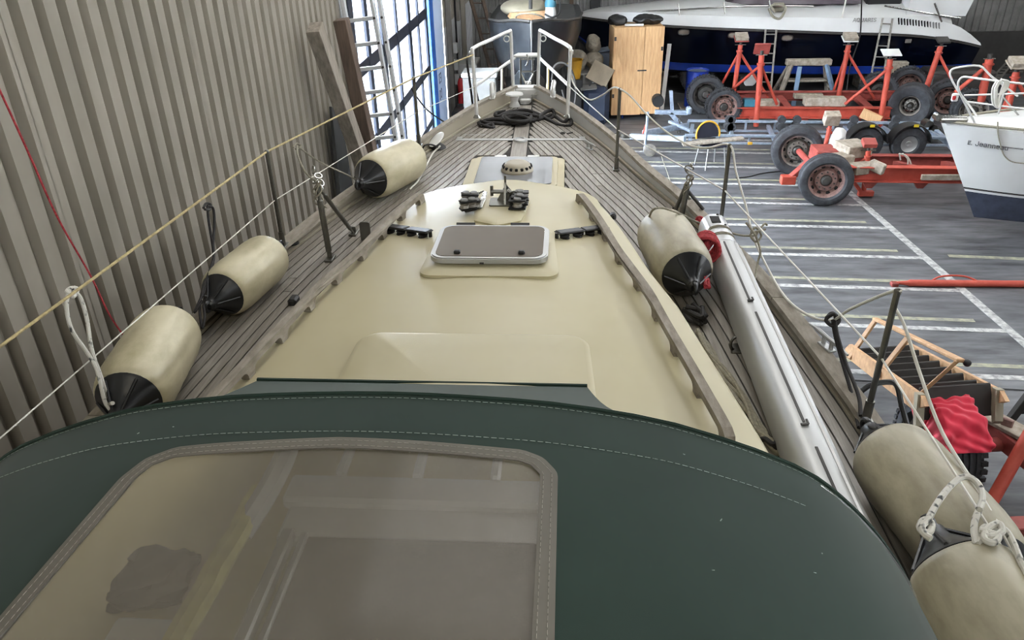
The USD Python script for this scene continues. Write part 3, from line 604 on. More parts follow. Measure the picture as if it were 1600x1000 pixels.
# companionway and cockpit, seen through the hazy window of the sprayhood
bx = xc(1.4)
comp = obj('companionway', [box((bx + .02, 1.78, 3.60), (1.02, .12, .05), .012), box((bx + .02, 1.66, 3.56), (.98, .14, .07), .01)], M['white'], Y, label='white companionway step')
for k in range(4): obj('rib', box((bx - .34 + .24 * k, 1.96, 3.62), (.03, .26, .03), .008), M['white'], comp)
obj('hatch_slide', box((bx + .05, 1.22, 3.585), (.86, .78, .02), .006), mat('slide_acrylic', '#4e4a47', .3), comp, label='grey acrylic sliding hatch')
obj('track', [box((bx - .43, 1.18, 3.60), (.035, .86, .04), .006), box((bx - .385, 1.18, 3.595), (.02, .86, .025), .004)], M['alu'], comp)
obj('hand_line', wobble(tube(np.linspace((bx - .56, 1.75, 3.62), (bx - .60, .8, 3.62), 16), .035, 8), .012, 9), M['yellowed'], comp)
obj('arm', rope([(bx - .50, 1.98, 3.75), (bx - .50, 1.85, 3.70), (bx - .52, 1.72, 3.66), (bx - .57, 1.60, 3.60)], .035, 5, 8), M['white'], comp)
winch = obj('winch_pad', wobble(tri(trimesh.Trimesh(*move(ext(rrect(.19, .2, .02), .07), (bx - .77, 1.47, 3.50))).subdivide().subdivide().subdivide()), .03, 26), M['black'], Y, label='black crumpled winch cover')
obj('base', box((bx - .72, 1.25, 3.52), (.2, .2, .06), .015), M['white'], winch)
obj('cockpit_coaming', [box((xc(0) + s * 1.02, -.4, 3.32), (.30, 2.6, .32), .04) for s in (-1, 1)] + [box((xc(0), -.4, 3.1), (2.0, 2.6, .16), .02)], M['cream'], Y)

# ================================================================ green sprayhood over the companionway
XD = -.34
_arch = PchipInterpolator([0, .25, .5, .65, .75, .83, .93, 1.03, 1.12, 1.18, 1.20], [0, .01, .045, .09, .13, .17, .255, .375, .53, .75, 1.05])
ARC = np.r_[np.linspace(0, .8, 11), np.linspace(.85, 1.2, 14)]; ARC = np.r_[-ARC[:0:-1], ARC]
def hood(a, y): return (XD + a * (1 + .02 * (1.25 - y)), y, 4.334 + .02 * (1.25 - y) - float(_arch(min(1.2, abs(a)))))
hoodT = thing('sprayhood', 'dark green canvas sprayhood with a hazy window across the foreground', 'sprayhood', (XD, 1, 3.4))
win = rrect(.76, .86, .1, 6); win = shapely.affinity.translate(win, -.385, .66)       # world x, y
wa = A([(-.01, 1.04), (-.035, 1.075), (-.07, 1.09), (-.40, 1.10), (-.70, 1.085), (-.745, 1.06), (-.765, 1.01), (-.79, .62), (-.80, .25), (-.01, .25)])
WIN = Polygon(wa).buffer(-.03).buffer(.03, quad_segs=5)
# the top is cut from a fine triangulated sheet so that the window is a real opening
def sheet(poly, lift=0.0, step=.05):
    ms = []
    x0, y0, x1, y1 = poly.bounds
    for gx in np.arange(math.floor(x0 / step) * step, x1, step):
        for gy in np.arange(math.floor(y0 / .12) * .12, y1, .12):
            c = poly.intersection(sbox(gx, gy, gx + step, gy + .12))
            for g in getattr(c, 'geoms', [c]):
                if g.geom_type == 'Polygon' and g.area > 1e-7:
                    v, f = trimesh.creation.triangulate_polygon(g, engine='earcut'); ms.append((np.c_[v, np.zeros(len(v))], A(f)))
    v, f = join(ms); out = A([hood((x - XD) / (1 + .02 * (1.25 - y)), y) for x, y, _ in v]); out[:, 2] += lift
    t = trimesh.Trimesh(out, f, process=True); t.merge_vertices(digits_vertex=5)
    n = np.cross(t.vertices[t.faces[:, 1]] - t.vertices[t.faces[:, 0]], t.vertices[t.faces[:, 2]] - t.vertices[t.faces[:, 0]])[:, 2].sum()
    return A(t.vertices), A(t.faces) if n > 0 else A(t.faces)[:, ::-1]
TOP = sbox(XD - 1.02, -.45, XD + 1.02, 1.25).difference(WIN)
def thick(m, h=.004):
    v, f = m; v2 = v - [0, 0, h]; n = len(v); e = np.vstack([f[:, [0, 1]], f[:, [1, 2]], f[:, [2, 0]]]); key = {tuple(x) for x in e}
    be = A([x for x in e if (x[1], x[0]) not in key]); s = np.vstack([np.c_[be[:, 1], be[:, 0], be[:, 0] + n], np.c_[be[:, 1], be[:, 0] + n, be[:, 1] + n]])
    return np.vstack([v, v2]), np.vstack([f, f[:, ::-1] + n, s])
obj('roof_panel', thick(sheet(TOP)), M['canvas'], hoodT, smooth=60)
for s in (-1, 1):
    aa = s * np.linspace(1.0, 1.2, 10); R = [[A(hood(a, y)) for y in np.linspace(1.25, -.45, 8)] for a in aa]
    R += [[A(hood(s * 1.2, y)) - [0, 0, dz] for y in np.linspace(1.25, -.45, 8)] for dz in (.05, .1)]
    g = grid(R, flip=s < 0)
    m0 = g[0].copy(); obj('side_panel', g if s > 0 else g, M['canvas'], hoodT, smooth=60)
# front screen from the front bow down to the coachroof
aT = np.linspace(-.80, .50, 22); bX = np.linspace(-1.15, .09, 22); R = []
for t in np.linspace(0, 1, 9):
    row = []
    for a, x in zip(aT, bX):
        p = A(hood(a, 1.25)); q = A([x, 2.40, 0]); q[2] = max(roof(q[0], q[1]), 3.575) + .012
        row.append(p + (q - p) * t + [0, 0, -.03 * math.sin(t * math.pi)])
    R.append(row)
obj('front_panel', grid(R), M['canvas'], hoodT, smooth=60)
obj('hem', tube(A(R[-1]) + [0, 0, .004], .008, 6), M['canvas'], hoodT)
obj('front_bow', tube(np.vstack([[A(hood(a, 1.235)) - [0, 0, .016] for a in ARC], ]), .0125, 8), M['steel'], hoodT)
obj('piping', tube([A(hood(a, 1.25)) + [0, 0, .002] for a in ARC], .0045, 6), M['canvas'], hoodT)
def stitches(pts, m, r=.0011, ln=.010, gap=.004):
    pts = A(pts); S = np.r_[0, np.cumsum(np.linalg.norm(np.diff(pts, axis=0), axis=1))]; at = lambda s: A([np.interp(s, S, pts[:, k]) for k in range(3)])
    return join([tube([at(s), at(min(S[-1], s + ln))], r, 4) for s in np.arange(0, S[-1] - ln, ln + gap)])
fa = np.r_[np.linspace(-1.19, 1.19, 120)]
obj('seam', stitches([A(hood(a, 1.236)) + [0, 0, .0015] for a in fa], M['thread'], .0006), M['thread'], hoodT, smooth=False, label='pale stitched seam along the front edge', kind='stuff')
fa2 = np.linspace(-1.15, .80, 110)
obj('seam', stitches([A(hood(a, 1.125)) + [0, 0, .0012] for a in fa2], M['thread'], .0007), M['thread'], hoodT, smooth=False, label='pale stitched seam across the canvas', kind='stuff')
FR = WIN.buffer(.004).difference(WIN.buffer(-.026))
obj('window_border', thick(sheet(FR, .0035, .03), .003), mat('grey_binding', '#6a665d', .7), hoodT, smooth=60, label='grey stitched window binding')
for d in (-.006, -.02):
    rr = A(WIN.buffer(d).exterior.segmentize(.02).coords); obj('seam', stitches([A(hood((x - XD) / (1 + .02 * (1.25 - y)), y)) + [0, 0, .0045] for x, y in rr], M['thread_g'], .0006, .008, .004), M['thread_g'], hoodT, smooth=False, kind='stuff')
obj('window_film', sheet(WIN.buffer(-.002), -.001), M['film'], hoodT, smooth=60, label='hazy clear plastic window')
lint = []
for k in range(34):
    a, y = rng.uniform(-1.0, .95), rng.uniform(.2, 1.2); p = A(hood(a, y)); x = p[0]
    if WIN.buffer(.02).contains(shapely.Point(x, y)): continue
    d = rng.normal(size=3) * [1, 1, .1]; d = unit(d) * rng.uniform(.002, .007); lint.append(tube([p + [0, 0, .0012], p + d + [0, 0, .0016]], .0009, 4))
obj('lint', join(lint), M['thread'], hoodT, smooth=False, label='white lint specks on the canvas', kind='stuff')

# ================================================================ fenders
def fender(name, p, q, label, m='vinyl', rad=.165, body=.60, tip0='cap', tip1='cap', proto=None):
    p, q = A(p, float), A(q, float); c = (p + q) / 2; F = frame(q - p)
    if proto is not None: return copy(proto, label, c, F, rad / .165)
    t = thing(name, label, 'fender', c, 'fenders on the side decks', R=F)
    h = body / 2
    cap = [(.125, h - .012), (.140, h - .018), (.152, h - .04), (.160, h - .08), (.164, h - .13), (.165, h - .2)]
    prof = [(0, -h)] + [(r, -z) for r, z in cap] + [(.163, -.04), (.165, .0), (.163, .04)] + cap[::-1] + [(0, h)]
    obj('body', lathe(prof, 40), M[m], t, smooth=50)
    for s in (-1, 1):
        cp = [(0, h - .04), (.133, h - .035), (.136, h - .012), (.128, h - .002), (.085, h + .04), (.046, h + .085), (.036, h + .125), (.02, h + .14), (0, h + .142)]
        g = obj('end_cap', lathe([(r, s * z) for r, z in cp], 32), M['rubber'], t, smooth=30, label='black rubber end cap')
        ribs = []
        for k in range(6):
            a = k / 6 * 2 * math.pi; e = A([math.cos(a), math.sin(a), 0]); ribs.append(rod(e * .125 + [0, 0, s * h], e * .037 + [0, 0, s * (h + .105)], .007, 6, .006))
        for rb in ribs: obj('rib', rb, M['rubber'], g)
        obj('eye', torus((0, 0, s * (h + .145)), .026, .012, (1, 0, 0), 14, 8), M['rubber'], g)
    return t
zf = 3.17 + .175
def pf(px, py, dz=.175): return PD(px, py, dz)
def seg(a, d, L_=1.0): a = A(a, float); d = unit(d); return a - d * L_ / 2, a + d * L_ / 2
f1 = fender('fender', *seg(PD(236, 566, .18), (-.14, 1, .02)), 'clean cream fender tied by the looped white rope, nearest on the left side deck')
f2 = fender('fender', *seg(PD(386, 428, .17), (-.16, -1, .0)), 'stained cream fender hung on a black cord, middle of the three along the left rail', proto=f1, rad=.147)
f3 = fender('fender', *seg(PD(612, 262, .18), (-.36, -1, .03)), 'farthest cream fender on the left deck, in front of the leaning beams', proto=f1, rad=.168)
f4 = fender('fender', *seg(PD(1052, 392, .19), (-.14, 1, .04)), 'grubby cream fender between the coachroof and the silver spar', 'vinyl_d', .17)
f5 = fender('fender', *seg((1.245, 2.08, 3.355), (-.20, 1, .03), .9), 'big dirty fender lying along the right rail beside the near stanchion', proto=f4, rad=.158)
tp = PZ(1457, 832, 3.47); d6 = unit(A([-.16, 1, .12])); c6 = tp - d6 * .43
f6 = fender('fender', *seg(c6, d6, .9), 'fender nearest the viewpoint at bottom right with a glossy black cone end', proto=f4, rad=.168)

# ================================================================ the silver spar on the right side deck
sp = [PD(1112, 352, .13), PD(1143, 450, .12), PD(1200, 600, .11), PD(1275, 740, .10), PD(1335, 830, .10)]
p0, p1 = PD(1112, 356, .13), PD(1285, 770, .11); dd = unit(p1 - p0); p1 = p0 + dd * 3.2
spar = thing('spar', 'silver aluminium spar lying along the right side deck', 'spar', (p0 + p1) / 2)
Fs = frame(dd)                                   # columns: side, up, along
prof_ = []
for k in range(28):
    a = k / 28 * 2 * math.pi; c_, s_ = math.cos(a), math.sin(a); prof_.append((.088 * np.sign(c_) * abs(c_) ** .8, .105 * np.sign(s_) * abs(s_) ** .85))
def ringat(p, k=1.0, k2=1.0): return [p + Fs[:, 0] * x * k + Fs[:, 1] * y * k2 for x, y in prof_]
obj('extrusion', loft([ringat(p0 + dd * .42), ringat(p0 + dd * 1.6), ringat(p1)]), M['alu'], spar, smooth=40)
obj('end_fitting', loft([ringat(p0, .8, .9), ringat(p0 + dd * .03, .99, 1), ringat(p0 + dd * .42, 1.01, 1.01)]), M['alu_w'], spar, smooth=40, label='white painted spar end')
side = Fs[:, 0] if Fs[0, 0] < 0 else -Fs[:, 0]
def onspar(s, w, h=.0): # w across the top, -1..1
    x = w * .088; y = .105 * max(0, 1 - abs(w) ** 2.3) ** .45
    return p0 + dd * s - side * x + Fs[:, 1] * (y + h)
obj('cutout', [bar(onspar(.07, -.1, .001), onspar(.17, -.1, .001), .055, .006, .002, Fs[:, 1])], M['hole'], spar, smooth=False, label='dark slot in the spar end')
obj('slot', [bar(onspar(.45, -.15, .0005), onspar(1.15, -.15, .0005), .010, .003, 0, Fs[:, 1])], M['grey_d'], spar, smooth=False)
obj('slot', [bar(onspar(1.28, -.10, .0005), onspar(2.15, -.10, .0005), .010, .003, 0, Fs[:, 1])], M['grey_d'], spar, smooth=False)
obj('slot', [bar(onspar(2.3, -.05, .0005), onspar(3.1, -.05, .0005), .010, .003, 0, Fs[:, 1])], M['grey_d'], spar, smooth=False)
for w in (.62, .9): obj('sail_track', tube([onspar(.45, w, .002), onspar(3.2, w, .002)], .011, 8), M['alu'], spar)
for s in (1.17, 2.17): obj('stop', [bar(onspar(s, -.3, .006), onspar(s, .02, .006), .012, .006, .001), bar(onspar(s - .03, .02, .006), onspar(s, .02, .006), .008, .006, .001)], M['grey_d'], spar, smooth=False)
for k in range(4):
    s = .22 + .05 * k; obj('lashing', tube(cr([onspar(s - .03 * (k % 2), w, .004) for w in (-1, -.7, -.3, .1, .5, .8, 1)], 3), .0035, 6), M['rope_g'], spar)
for s, w in ((.19, .45), (.36, -.6), (.04, .2)): obj('rivet', ball(onspar(s, w, .001), .008, 1), M['grey_d'], spar)
# ropes and coils
def coil(name, label, cat, c, d, R0, r, n, m, amp=.35, sq=(1, .45), group=None, fl=()):
    c = A(c, float); F = frame(d); t = thing(name, label, cat, c, group); g = []
    for k in range(n):
        q = c + F[:, 2] * (k - n / 2) * r * 1.2; ph = rng.uniform(0, 6); w = 1 + amp * rng.uniform(-.5, .5)
        an = np.linspace(0, 2 * math.pi, 22)[:-1]
        g.append(tube([q + w * R0 * (math.cos(a) * sq[0] * F[:, 0] + math.sin(a) * sq[1] * F[:, 1]) + F[:, 2] * r * 2 * math.sin(a + ph) for a in an], r, 7, True))
    for x in g: obj('turn', x, M[m], t)
    return t
rcx = p0 + dd * .60 + side * .115 + A([0, 0, .05])
rt = thing('red_rope_coil', 'red braided rope bundle hanging between fender and silver spar', 'rope', rcx)
for k in range(9):
    o = side * (.02 + .012 * (k % 3)) + Fs[:, 1] * (.07 - .018 * (k // 3)) + rng.normal(size=3) * .008
    obj('turn', rope([rcx + o + dd * (-.16 + .01 * k), rcx + o + [0, 0, .04] - side * .05 + dd * (-.13), rcx + o + side * .02 + dd * .0, rcx + o + side * .03 + dd * (.20 + .01 * k) - [0, 0, .06]], .011, 6, 7), M['rope_r'], rt)
for k in range(5): obj('turn', torus(rcx + dd * (-.10 + .02 * k) + side * .02 + Fs[:, 1] * .06, .075, .011, (dd + .3 * side * (k - 2) / 2), 16, 7), M['rope_r'], rt)
tg = PE(1093, 346, 1, .08); rk = thing('red_rope_knot', 'small red rope knot by the far end of the spar', 'rope', tg)
obj('knot', [torus(tg, .022, .010, (1, .2, .3)), torus(tg + [.0, 0, .01], .02, .010, (.2, 1, .1)), torus(tg, .02, .010, (.1, .2, 1))], M['rope_r'], rk)
obj('shackle', [torus(tg + [.07, 0, .0], .03, .006, (.3, 1, .2)), torus(tg + [.12, .01, .01], .022, .006, (0, 1, .8)), rod(tg, tg + [.06, 0, 0], .005, 6)], M['steel'], rk)
def rope_thing(name, label, curves, r, m, cat='rope', k=6, part='strand'):
    al = np.vstack([A(c) for c in curves]); t = thing(name, label, cat, [*al.mean(0)[:2], al[:, 2].min()])
    for c in curves: obj(part, rope(c, r, k, 8), M[m], t)
    return t
# left: looped white rope for the nearest fender
a = PX(111, 458, -1.97); 
rope_thing('fender_rope', 'white black-flecked rope looped over the left lifeline by the nearest fender', [
    [a + [0, 0, .02], PX(104, 478, -1.95), PX(112, 515, -1.93), PX(137, 552, -1.90), PX(152, 580, -1.87), PX(163, 625, -1.86), PX(172, 640, -1.84)],
    [a + [.01, 0, .015], PX(126, 466, -1.95), PX(136, 500, -1.93), PX(143, 545, -1.90), PX(158, 590, -1.87), PX(170, 628, -1.86), PX(176, 630, -1.80)],
    [PX(113, 462, -1.95), PX(104, 456, -1.97), PX(112, 450, -1.98), PX(121, 452, -1.97), PX(114, 464, -1.95), PX(108, 455, -1.98), PX(118, 449, -1.97)]], .0085, 'rope_w')
b_ = PX(324, 322, -1.93)
rope_thing('black_rope', 'black cord tied to the left lifeline above the middle left fender', [
    [b_, PX(326, 345, -1.92), PX(333, 390, -1.90), PX(332, 410, -1.88), PX(318, 450, -1.86), PX(312, 480, -1.86), PX(316, 512, -1.80), PX(320, 495, -1.80), PX(318, 475, -1.82), PX(322, 462, -1.80)],
    [b_, PX(333, 326, -1.92), PX(335, 350, -1.91), PX(333, 380, -1.90), PX(334, 405, -1.88), PX(325, 440, -1.86), PX(312, 470, -1.86), PX(304, 488, -1.86), PX(316, 470, -1.84)],
    [PX(318, 325, -1.94), PX(322, 318, -1.95), PX(329, 320, -1.94), PX(327, 328, -1.92), PX(320, 327, -1.92)]], .007, 'rope_b')
c_ = PX(464, 228, -1.70)
rope_thing('fender_rope', 'thin grey rope from the left lifeline to the farthest left fender', [
    [c_, PX(500, 253, -1.64), PX(540, 272, -1.55), PD(570, 288, .13)], [PX(458, 230, -1.72), PX(464, 224, -1.72), PX(470, 229, -1.70), PX(462, 233, -1.70)], [c_, PX(466, 245, -1.62), PX(478, 270, -1.52), PD(516, 405, .02) + [-.03, .05, .48]],
    [PD(570, 288, .13), PD(577, 286, .15), PD(575, 290, .12), PD(569, 288, .13)]], .006, 'rope_g')
rope_thing('red_rope', 'thin red cord hanging in front of the left wall', [[PX(-40, 60, -2.55), PX(0, 142, -2.5), PX(45, 240, -2.5), PX(90, 340, -2.5), PX(140, 428, -2.5), PX(170, 490, -2.45), PX(197, 530, -2.4), PX(205, 545, -2.35)]], .005, 'rope_r')
# right side
kn = PE(1181, 368, 1, .03)
rope_thing('fender_rope', 'grey rope arching over the middle right fender to the lifeline knot', [
    [PD(1012, 345, .25), PD(1020, 328, .42), PD(1035, 325, .42), PD(1060, 333, .36), PE(1085, 345, 1, .2), PE(1110, 355, 1, .1), PE(1135, 362, 1, .05), PE(1160, 368, 1, .03), kn],
    [kn, PE(1188, 392, 1, .03), PE(1184, 410, 1, .05), PE(1180, 432, 1, .10), PE(1174, 452, 1, .16)],
    [kn + [-.03, 0, .02], kn + [.0, .02, .04], kn + [.03, 0, .0], kn + [0, -.02, -.03], kn + [-.03, 0, .01], kn + [.05, 0, .04]], [kn, kn + [.05, .05, .05], kn + [.07, .06, .04]], [kn, kn + [-.04, .0, .05], kn + [-.06, .02, .07]]], .0065, 'rope_g')
kb = PE(1301, 500, 1, .03)
rope_thing('black_rope', 'black cord knotted on the right lifeline beside the near stanchion', [
    [kb, PE(1305, 525, 1, .03), PE(1316, 565, 1, .03), PE(1328, 605, 1, .04), PE(1336, 640, 1, .06), PE(1342, 668, 1, .10)],
    [kb + [.01, 0, 0], PE(1309, 525, 1, .03), PE(1322, 568, 1, .03), PE(1335, 600, 1, .04), PE(1343, 625, 1, .05), PE(1345, 650, 1, .08)],
    [kb + [-.03, 0, .01], kb + [0, .02, .025], kb + [.03, 0, 0], kb + [0, -.02, -.02], kb + [-.03, .0, .0], kb + [0, .0, .03], kb + [.02, 0, -.01]]], .0085, 'rope_b')
RZ = lambda pts, z: [PZ(px, py, z) for px, py in pts]
rope_thing('fender_rope', 'white black-flecked rope tied to the nearest fender at bottom right', [
    RZ([(1455, 842), (1444, 834), (1441, 822), (1450, 812), (1462, 790), (1480, 765), (1497, 749), (1508, 745), (1521, 749), (1532, 762), (1535, 780), (1530, 796)], 3.63),
    RZ([(1446, 836), (1437, 824), (1445, 812), (1456, 818), (1452, 832), (1441, 828), (1440, 815), (1452, 811)], 3.62),
    RZ([(1530, 796), (1524, 812), (1522, 830), (1526, 850), (1533, 840), (1538, 824), (1548, 826), (1562, 824), (1574, 832), (1585, 852), (1596, 880), (1612, 910)], 3.60),
    RZ([(1530, 828), (1545, 832), (1560, 838), (1552, 848), (1538, 842), (1543, 826), (1560, 818), (1566, 830), (1550, 838), (1536, 836)], 3.62)], .0095, 'rope_w')
rp = [PD(*p, .03) for p in ((1090, 522), (1110, 552), (1135, 590), (1160, 630), (1185, 668), (1205, 695), (1222, 715))]
rope_thing('old_rope', 'old dark grey ropes lying along the foot of the coachroof', [[p + [.02 * math.sin(2 * k + j), .02 * math.cos(k + 2 * j), .005 * j] for k, p in enumerate(rp)] for j in range(4)], .010, 'rope_g')
ct = PD(1085, 492, .06)
rope_thing('black_strap', 'black knotted strap beneath the lower end of the middle right fender', [[ct + [.05 * math.sin(1.7 * k + j), .06 * math.cos(2.3 * k + j), .012 * k - .03] for k in range(6)] for j in range(3)], .014, 'rope_b')
cn = PD(1210, 695, .05)
rope_thing('brown_strap', 'dark strap lashed round the old ropes near the sprayhood', [[PD(1180, 690, .03), PD(1195, 686, .06), PD(1208, 694, .07), PD(1222, 686, .07), PD(1232, 690, .03)], [PD(1208, 694, .07), PD(1215, 700, .05), PD(1228, 702, .03)]], .011, 'rope_b')
# dark hose heaped across the foredeck
hz_ = lambda px, py, dz=.03: PD(px, py, dz)
hs = [[hz_(748, 192), hz_(756, 197), hz_(790, 187), hz_(815, 185), hz_(840, 187), hz_(862, 180), hz_(880, 191, .02), hz_(888, 185, .05), hz_(893, 190, .03), hz_(889, 197, .02), hz_(872, 195, .02), hz_(855, 186, .03), hz_(835, 176, .05), hz_(818, 172, .06), hz_(795, 175, .06), hz_(777, 182, .05), hz_(775, 177, .05), hz_(790, 174, .06)],
      [hz_(752, 195, .04), hz_(770, 200, .02), hz_(768, 194, .03), hz_(755, 190, .04), hz_(775, 186, .06), hz_(800, 190, .05), hz_(825, 190, .06), hz_(828, 180, .07), hz_(805, 177, .08), hz_(785, 183, .07), hz_(800, 192, .05), hz_(822, 192, .04)],
      [hz_(750, 190, .03), hz_(780, 193, .03), hz_(812, 193, .03), hz_(838, 186, .04), hz_(848, 178, .05), hz_(862, 172, .06), hz_(866, 180, .03), hz_(858, 186, .02), hz_(845, 184, .03), hz_(832, 178, .06)],
      [hz_(790, 185, .07), hz_(806, 181, .09), hz_(820, 183, .09), hz_(826, 188, .07), hz_(812, 190, .07), hz_(796, 188, .07), hz_(790, 182, .08), hz_(808, 179, .10), hz_(825, 179, .08), hz_(842, 182, .06)]]
rope_thing('hose_coil', 'tangle of dark hose heaped across the foredeck', hs, .018, 'rope_b', 'hose', part='loop')
ph = PX(735, 86, -.95)
rope_thing('hanging_hose', 'brown-black hose hung over the lifeline beside the left pulpit', [
    [hz_(768, 188, .03), PX(752, 170, -.93), PX(742, 135, -.94), PX(738, 100, -.95), ph + [0, 0, .02], PX(730, 95, -.96), PX(733, 120, -.96), PX(737, 150, -.96), PX(740, 180, -.96)]], .012, 'rope_b', 'hose')
rope_thing('deck_line', 'grey and white line leading aft from the white fairlead on the foredeck', [[hz_(688, 228, .09), hz_(676, 240, .05), hz_(668, 255, .03), hz_(660, 270, .02), hz_(652, 284, .02), hz_(640, 296, .02)]], .008, 'hose')
rope_thing('black_rope', 'short black cord from the white fairlead over the left cap rail', [[hz_(684, 230, .09), hz_(674, 226, .12), hz_(664, 227, .14), hz_(660, 233, .1)], ], .007, 'rope_b')
bt = PE(643, 138, -1, .04)
rope_thing('black_rope', 'black cord from a far left stanchion top down past the glazed door', [[bt, PE(650, 150, -1, .0), PE(668, 172, -1, -.05), PE(690, 188, -1, -.05), PE(712, 198, -1, .0)]], .006, 'rope_b')
bw = PD(652, 246, .05)
rope_thing('brown_lashing', 'dark brown lashing at the foot of the far left stanchion', [[bw + [.03 * math.sin(2 * k + j), .04 * math.cos(1.6 * k + j), .02 * k] for k in range(5)] for j in range(3)], .009, 'rope_b')

# ================================================================ things along the left wall
def leaning(name, label, p, q, w, d, m, cat, up=(1, 0, 0)): return obj(name, bar(p, q, w, d, .006, up), M[m], None, label=label, cat=cat, smooth=False)
def footed(px0, px1, x0, x1):
    """from a picture point on the plane x0 (top) to one on x1, run on down to the floor"""
    a, b = PX(*px0, x0), PX(*px1, x1); return a, a + (b - a) * ((a[2] - .02) / (a[2] - b[2]))
a, b = footed((491, 42), (566, 255), -2.68, -2.52); leaning('timber_beam', 'grey weathered timber beam leaning on the corrugated wall, left of the brown one', a, b, .20, .15, 'wood_grey', 'timber beam')
a, b = footed((533, 30), (578, 235), -2.66, -2.50); leaning('timber_beam', 'dark brown timber beam leaning beside the aluminium ladder', a, b, .20, .15, 'wood_brown', 'timber beam')
a = PX(525, 190, -2.80); gb = obj('board', loft([[A([-2.82 + dx, y, z]) for dx, y, z in ((0, 8.75, .0), (0, 9.75, .0), (0, 9.55, 2.75), (0, 9.2, 2.95))], [A([-2.79 + dx, y, z]) for dx, y, z in ((0.05, 8.75, .0), (.05, 9.75, .0), (0, 9.55, 2.75), (0, 9.2, 2.95))]]), M['grey_b'], None, label='dark grey board behind the leaning timber beams', cat='board', smooth=False)
ob = obj('board', bar((-2.74, 10.55, .01), (-2.80, 10.42, 3.2), .16, .02, .002, (1, 0, 0)), M['sheet_w'], None, label='narrow pale board standing behind the brown timber beam', cat='board', smooth=False)
lt = PY(581, 0, 10.45); lb = PY(614, 190, 10.30); la = lt + (lt - lb) * .35; lf = la + (lb - la) * ((la[2] - .01) / (la[2] - lb[2]))
lad = thing('ladder', 'double aluminium ladder standing in front of the glazed door, behind the brown beam', 'ladder', lf); ld = unit(lf - la); lw = A([-1, .0, 0]); lw = unit(lw - lw.dot(ld) * ld)
for s in (0, 1):
    for k in (0, 1):
        o = lw * (.37 * s) + A([.085 * k * (1 - 2 * s), .05 * k, 0]); obj('rail', bar(la + o, lf + o + [0, 0, .02], .05, .07, .006, (0, 1, 0)), M['alu_w'], lad, smooth=False)
Ln = np.linalg.norm(lf - la)
for k in range(int(Ln / .30)):
    p = la + ld * (.14 + .30 * k); obj('rung', bar(p + lw * .02, p + lw * .37, .05, .035, .008, (0, 1, 0)), M['alu_w'], lad)
    for o in (A([.0, -.03, .0]), A([.085, .02, 0])): obj('rung_end', rod(p + o, p + o + [0, -.02, 0], .016, 8), M['grey_d'], lad)
# corner clutter behind the door
obj('cabinet', box((-2.55, 21.0, .62), (.5, 1.0, 1.24), .02), M['white'], None, label='white low cupboard by the wall beyond the door', cat='cupboard', smooth=False)
tb = PX(757, 110, -2.0); 
wb_ = thing('storage_box', 'pale grey box with a lid behind the left pulpit', 'box', (-1.95, 18.0, .0)); obj('body', box((-1.95, 18.0, .75), (.75, .6, 1.5), .03), M['plast_g'], wb_); obj('lid', box((-1.95, 18.0, 1.54), (.8, .65, .1), .02), M['white'], wb_)
ex = thing('fire_extinguisher', 'red fire extinguisher by the wall beyond the white panel', 'fire extinguisher', (-2.6, 19.55, .0)); obj('body', move(lathe([(0, 0), (.09, 0), (.09, .5), (.05, .6), (0, .6)], 18), (-2.6, 19.55, .5)), M['redp'], ex); obj('handle', [box((-2.6, 19.55, 1.14), (.05, .14, .05), .01), rod((-2.55, 19.6, 1.1), (-2.5, 19.66, .7), .012)], M['black'], ex); obj('stand', box((-2.6, 19.55, .25), (.2, .2, .5), .01), M['grey_d'], ex)
obj('black_crate', box((-2.45, 18.9, .25), (.6, .5, .5), .02), M['black'], None, label='small black crate on the floor by the white panel', cat='crate')
for k, (z, y) in enumerate(((1.75, 19.9), (1.35, 19.9), (1.0, 19.9))):
    obj('switch_box', box((-2.76, y, z), (.14, .16, .24), .015), M['white'], None, label=['topmost white switch box on the post by the door', 'middle white switch box on the post by the door', 'lowest white switch box on the post by the door'][k], cat='switch box', group='switch boxes')
bl_ = thing('wooden_ladder', 'old brown wooden ladder leaning in the dark corner', 'ladder', (-1.6, 22, 0)); a0, a1 = PY(733, -10, 22.5), PY(775, 140, 21.0); b0, b1 = PY(752, -10, 22.5), PY(790, 140, 21.0)
for p, q in ((a0, a1), (b0, b1)):
    q = p + (q - p) * ((p[2] - .02) / (p[2] - q[2])); obj('rail', bar(p, q, .09, .05, .006), M['wood_brown'], bl_, smooth=False)
for k in range(9):
    t = .1 + .16 * k; obj('rung', bar(a0 + (a1 - a0) * t, b0 + (b1 - b0) * t, .05, .03, .006), M['wood_brown'], bl_, smooth=False)
for k, (px, lab) in enumerate(((903, 'tall dark plank standing against the far wall, left of the powerboat'), (893, 'thin grey pole standing against the far wall near the dark hull'))):
    p = PY(px - 10, 0, 24.6); obj('standing_plank', bar((p[0], 24.7, 0.01), (p[0], 24.85, 4.5), .12 - .05 * k, .04, .004, (0, 1, 0)), M['wood_brown' if k == 0 else 'plast_g'], None, label=lab, cat='plank', smooth=False)

